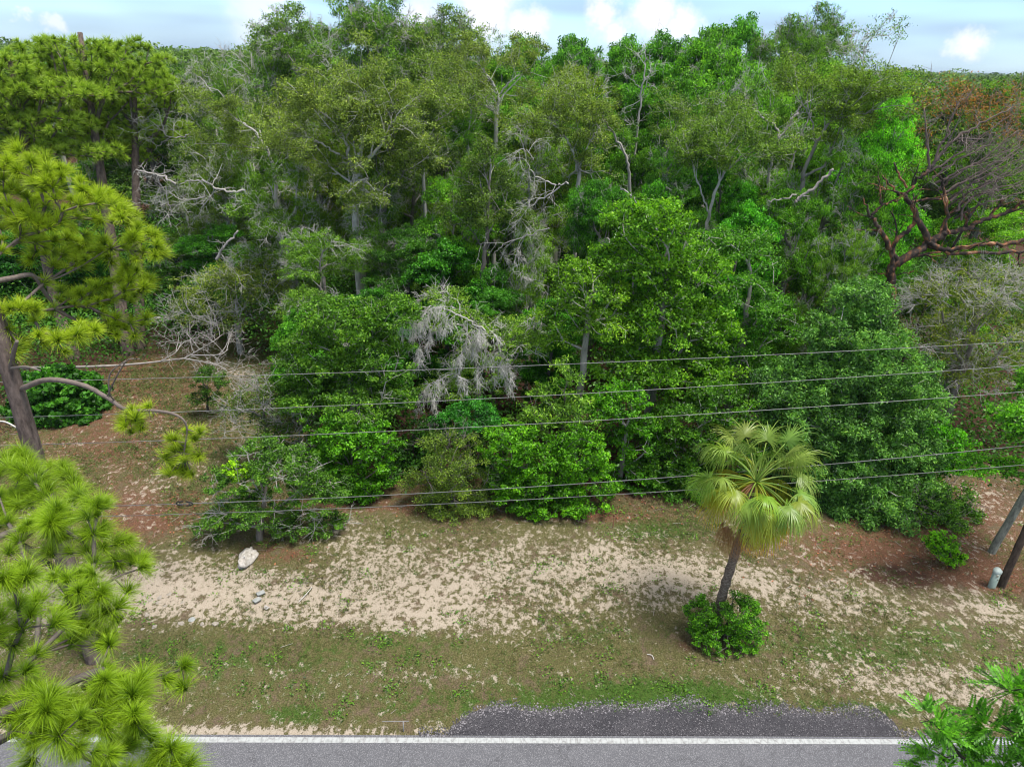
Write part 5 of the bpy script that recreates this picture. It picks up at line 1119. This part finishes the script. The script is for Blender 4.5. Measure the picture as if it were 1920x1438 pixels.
# ------------------------------------------------------------------ right edge trees and near feathery branch
hero('oak_tree', 'leaning tree with grey mossy trunk at the right edge', 'tree', G(1858, 1036).y, [(2010, 720, 90, 60), (1975, 820, 70, 40), (1940, 780, 40, 26)], base=G(1858, 1036), col=(.06, .17, .02), per=26, dens=6, leaf=LF_M, rb=.10, bmat=M_PINEBARK, bark=(.26, .26, .21), lean=(1.0, 0), toph=.9, fork=.6)
hero('oak_tree', 'dark trunked tree right behind the utility pedestal', 'tree', G(1876, 1096).y, [(1985, 800, 80, 50), (1905, 790, 45, 16), (1845, 872, 42, 11), (1905, 880, 40, 12), (1880, 765, 26, 10)], base=G(1878, 1098), col=(.06, .18, .02), per=20, dens=9, leaf=LF_M, rb=.09, bmat=M_PINEBARK, bark=(.09, .065, .05), lean=(.3, 0), toph=.8, fork=.6)
def sprays(acc, P, O, n, L, leafl, leafw, pairs):
    m = len(P) * n; A = np.repeat(P, n, 0); d = unit(np.repeat(O, n, 0) * .6 + rng.normal(size=(m, 3)) * .6 + [0, 0, .1]); Ls = L * rng.uniform(.6, 1.2, (m, 1))
    side_ = unit(np.cross(d, [0, 0, 1.])); t = np.linspace(.08, 1, pairs)
    for s in (-1, 1):
        c = A[:, None] + (d * Ls)[:, None] * t[None, :, None] - np.array([0, 0, 1.]) * (t ** 2 * .18)[None, :, None] * Ls[:, None]
        ax = unit(d[:, None] * .7 + side_[:, None] * s + np.array([0, 0, -.25])); ax = np.broadcast_to(ax, c.shape)
        ll = leafl * (1 - .55 * t)[None, :, None] * rng.uniform(.8, 1.1, (m, 1, 1)); up_ = np.cross(ax, d[:, None]); wv = unit(d[:, None] + 0 * c) * leafw
        tip = c + ax * ll; V = np.stack([c, c + ax * ll * .45 + wv * .5, tip, c + ax * ll * .45 - wv * .5], 2).reshape(-1, 3)
        k = m * pairs; acc.add(V, np.arange(k * 4).reshape(k, 4), np.repeat(np.clip(rng.uniform(.1, .8, k) + np.repeat(rng.uniform(-.15, .15, m), pairs), 0, 1), 4))
fe_l = [(1745, 1362, 34, 16), (1865, 1365, 46, 30), (1900, 1300, 30, 24), (1785, 1425, 60, 16), (1860, 1435, 70, 18), (1945, 1400, 50, 46), (1970, 1320, 46, 50)]
fe = build_tree('feathery_tree', 'nearest feathery leaved tree poking in at the bottom right corner', 'tree', (7.6, 1.6, 0), plobes(fe_l, 4.7), rb=.06, per=0, dens=16, tw=.12, twv=0, bark=(.05, .045, .035), toph=.75, fork=.5, rt=.004, twr=.005)
PF, OF = lobe_points(plobes(fe_l, 4.7), 22, -.5, .3); PF -= np.array(fe.location)
fa = Acc(); sprays(fa, PF, OF, 6, .24, .062, .026, 10); link('crown', fa.mesh('crown', M_LEAF), fe, (.06, .18, .018))

# ------------------------------------------------------------------ small things on the verge
def rock(name, loc, size, mat, label, cat='stone', group=None, seed=0, flat=.5, rz=0, sub=3, holes=None, rough=.28):
    import bmesh
    bm = bmesh.new(); bmesh.ops.create_icosphere(bm, subdivisions=sub, radius=1); r_ = np.random.default_rng(seed); ph = r_.uniform(0, 6, 6)
    for v_ in bm.verts:
        c = v_.co; k = 1 + rough * (math.sin(c.x * 3 + ph[0]) * math.cos(c.y * 2.6 + ph[1]) + .5 * math.sin(c.z * 5 + ph[2] + c.x * 4) + .3 * math.sin(c.x * 9 + ph[3]) * math.sin(c.y * 8 + ph[4]))
        if holes:
            for (hx, hy, hr) in holes:
                dd = math.hypot(c.x - hx, c.y - hy)
                if dd < hr and c.z > 0: k *= .55 + .45 * dd / hr
        v_.co = Vector((c.x * size[0] * k, c.y * size[1] * k, c.z * size[2] * k))
    me = bpy.data.meshes.new(name); bm.to_mesh(me); bm.free(); me.materials.append(mat)
    o = link(name, me, loc=(loc[0], loc[1], size[2] * flat)); o.rotation_euler = (0, 0, rz); return tag(o, label, cat, group)
M_LIME = noise_mat('limestone', [(.26, .235, .20), (.42, .39, .35), (.50, .475, .44)], 9, .9, bump=.8)
M_PALE = noise_mat('pale_stone', [(.25, .22, .18), (.38, .34, .29)], 12, .9, bump=.5)
g0 = G(464, 1050); rock('boulder', g0, (.22, .40, .17), M_LIME, 'pitted white limestone boulder under the scraggly tree', 'boulder', seed=3, rz=-.15, holes=[(.1, -.6, .3), (-.4, .55, .3)], sub=4)
random.seed(3)
stones = [(283, 1127), (296, 1131), (310, 1138), (322, 1124), (333, 1140), (341, 1133), (300, 1122), (352, 1148), (276, 1154), (379, 1171), (404, 1170), (290, 1176), (268, 1180), (318, 1116), (340, 1170)]
for i, (px, py) in enumerate(stones):
    s = random.uniform(.035, .075); o = rock('stone', G(px, py), (s * 1.3, s, s * .6), M_PALE, 'small pale stone in the loose row near the white disc', 'stone', 'pale stones strewn on the sand left of the disc', seed=i + 10, rz=random.uniform(0, 3), sub=2)
def boxm(acc, cx, cy, z0, lx, ly, lz, rz=0, bev=.0):
    c, s = math.cos(rz), math.sin(rz); V = []
    for (zz, kk) in ((z0, 1), (z0 + lz * .85, 1), (z0 + lz, 1 - bev)):
        for (a, b) in ((-1, -1), (1, -1), (1, 1), (-1, 1)):
            x = a * lx / 2 * kk; y = b * ly / 2 * kk; V.append((cx + x * c - y * s, cy + x * s + y * c, zz))
    Q = [(0, 3, 2, 1), (8, 9, 10, 11)] + [(i + 4 * l, (i + 1) % 4 + 4 * l, (i + 1) % 4 + 4 * l + 4, i + 4 * l + 4) for l in (0, 1) for i in range(4)]
    acc.add(V, Q)
M_LID = noise_mat('concrete_lid', [(.24, .25, .24), (.38, .395, .38)], 12, .85, bump=.4)
for (px, py, lx, ly, rz, lab) in ((489, 1113, .20, .13, .7, 'upper of two pale concrete lids on the sand'), (482, 1126, .19, .13, .9, 'lower of two pale concrete lids on the sand')):
    q = G(px, py); a = Acc(); boxm(a, 0, 0, 0, lx, ly, .05, rz, .08); tag(link('concrete_lid', a.mesh('concrete_lid', M_LID), loc=q), lab, 'lid', 'concrete lids on the sand')
q = G(499, 1139); a = Acc(); boxm(a, 0, 0, 0, .14, .10, .012, -.5, .02); chain(a, np.array([[-.04, -.02, .012], [.04, .02, .02]]), .006, 4)
tag(link('paper_scrap', a.mesh('paper_scrap', noise_mat('pale_paper', [(.36, .32, .32), (.46, .43, .43)], 20, .8)), loc=q), 'small white paper scrap beside the concrete lids', 'litter')
q = G(360, 1163); a = Acc(); tt = np.linspace(0, 1, 5); chain(a, np.array([[0, 0, 0], [0, 0, .03], [0, 0, .045], [0, 0, .06]]), [.085, .09, .08, .04], 18)
tag(link('round_cap', a.mesh('round_cap', M_LID, False), loc=q), 'round whitish cap lying at the edge of the sand', 'cap')
q = G(748, 1370); a = Acc(); chain(a, np.array([[.1, 0, 0], [.1, 0, .28]]), .012, 6); chain(a, np.array([[-.34, 0, .27], [0, .01, .275], [.22, .02, .28]]), .008, 6)
tag(link('wire_stake', a.mesh('wire_stake', M_WIRE), loc=q), 'thin metal stake with a crossbar at the road edge', 'stake')
q = G(1149, 990); a = Acc(); chain(a, np.array([[0, 0, -.1], [0, 0, .45]]), .018, 6); boxm(a, 0, 0, .44, .05, .03, .03)
tag(link('rusty_stake', a.mesh('rusty_stake', noise_mat('rust', [(.12, .05, .03), (.2, .1, .06)], 20, .9)), loc=q), 'short dark stake in leaf litter at the edge of the wood', 'stake')
# fallen stick pieces seen on the verge
for (x0, y0, x1, y1, lab) in ((1213, 1226, 1226, 1236, 'thin pale curved stick on grass left of the palm shrub'), (560, 1128, 585, 1100, 'thin stick lying on sand right of the lids')):
    A_, B_ = np.array(G(x0, y0, .02)), np.array(G(x1, y1, .03)); a = Acc(); mid = (A_ + B_) / 2 + [.04, .03, .02]; chain(a, curve_pts([A_ * 0, mid - A_, B_ - A_], 4), .009, 5, 1.0)
    tag(link('stick', a.mesh('stick', M_DEAD), loc=A_), lab, 'stick')
fsl = G(14, 795); a = Acc(); chain(a, curve_pts([np.array(G(-30, 792, .15)) - np.array(fsl), np.array(G(6, 790, .2)) - np.array(fsl), np.array(G(32, 802, .05)) - np.array(fsl)], 5), .03, 6, 1.0)
tag(link('fallen_branch', a.mesh('fallen_branch', M_DEAD), loc=fsl), 'short white fallen branch entering at the left edge of the clearing', 'branch')
hero('shrub', 'small patch of lime green leaves on top of the scraggly tree by the clearing', 'vines', 17.1, [(440, 880, 22, 12), (448, 895, 16, 9)], base=(at(480, 900, 17.25).x, 17.25, 0), col=(.16, .30, .02), per=14, dens=20, leaf=(.09, .045), spread=.1, rb=.015, bark=BK_DARK)
# utility pedestal
q = G(1858, 1100); a = Acc(); PEDC = noise_mat('pedestal_plastic', [(.26, .33, .29), (.32, .40, .35)], 6, .5, spec=.4)
ped = empty('utility_pedestal', q, 'pale green utility pedestal standing in front of the dark trunk', 'utility box')
w_, d_, h_ = .165, .14, .60
prof = [(-1, -1), (1, -1), (1.0, .4), (.6, 1), (-.6, 1), (-1.0, .4)]
def prism(acc, sc_, z0, z1, sc2=None):
    sc2 = sc2 or sc_; n_ = len(prof); V = [(x * w_ / 2 * sc_, y * d_ / 2 * sc_, z0) for x, y in prof] + [(x * w_ / 2 * sc2, y * d_ / 2 * sc2, z1) for x, y in prof]
    acc.V.append(np.array(V)); acc.Q.append(np.array([(i, (i + 1) % n_, (i + 1) % n_ + n_, i + n_) for i in range(n_)] + [(n_, n_ + 1, n_ + 2, n_ + 5), (n_ + 2, n_ + 3, n_ + 4, n_ + 5)]) + acc.n); acc.v.append(np.zeros(2 * n_)); acc.n += 2 * n_
prism(a, 1, -.05, h_); link('body', a.mesh('body', PEDC), ped)
a = Acc(); prism(a, 1.14, h_ - .09, h_ - .005); prism(a, 1.14, h_ - .005, h_ + .05, .7); link('cap', a.mesh('cap', noise_mat('pedestal_cap', [(.36, .42, .39), (.42, .48, .45)], 6, .5)), ped)
a = Acc(); boxm(a, 0, -d_ / 2 - .006, .40, .07, .008, .08); link('warning_label', a.mesh('warning_label', noise_mat('faded_label', [(.6, .58, .45), (.7, .68, .6)], 30, .6)), ped)
a = Acc(); boxm(a, w_ / 2 - .03, -d_ / 2 - .008, .30, .02, .012, .03); link('latch', a.mesh('latch', M_WIRE), ped)

# ------------------------------------------------------------------ the air
hm = bpy.data.materials.new('haze'); hm.use_nodes = True; hm.node_tree.nodes.clear()
ho = hm.node_tree.nodes.new('ShaderNodeOutputMaterial'); hv = hm.node_tree.nodes.new('ShaderNodeVolumePrincipled')
hv.inputs['Color'].default_value = (.72, .85, 1, 1); hv.inputs['Density'].default_value = .00014; hv.inputs['Anisotropy'].default_value = .3
hm.node_tree.links.new(hv.outputs[0], ho.inputs['Volume'])
HB = [(x, y, z) for z in (-1.5, 21.0) for (x, y) in ((-6100, -420), (6100, -420), (6100, 7100), (-6100, 7100))]
hme = mk_mesh('haze', HB, np.array([(0, 3, 2, 1), (4, 5, 6, 7), (0, 1, 5, 4), (1, 2, 6, 5), (2, 3, 7, 6), (3, 0, 4, 7)])); hme.materials.append(hm)
tag(link('haze', hme), 'thin bluish summer haze', 'haze', kind='stuff')
#@@END
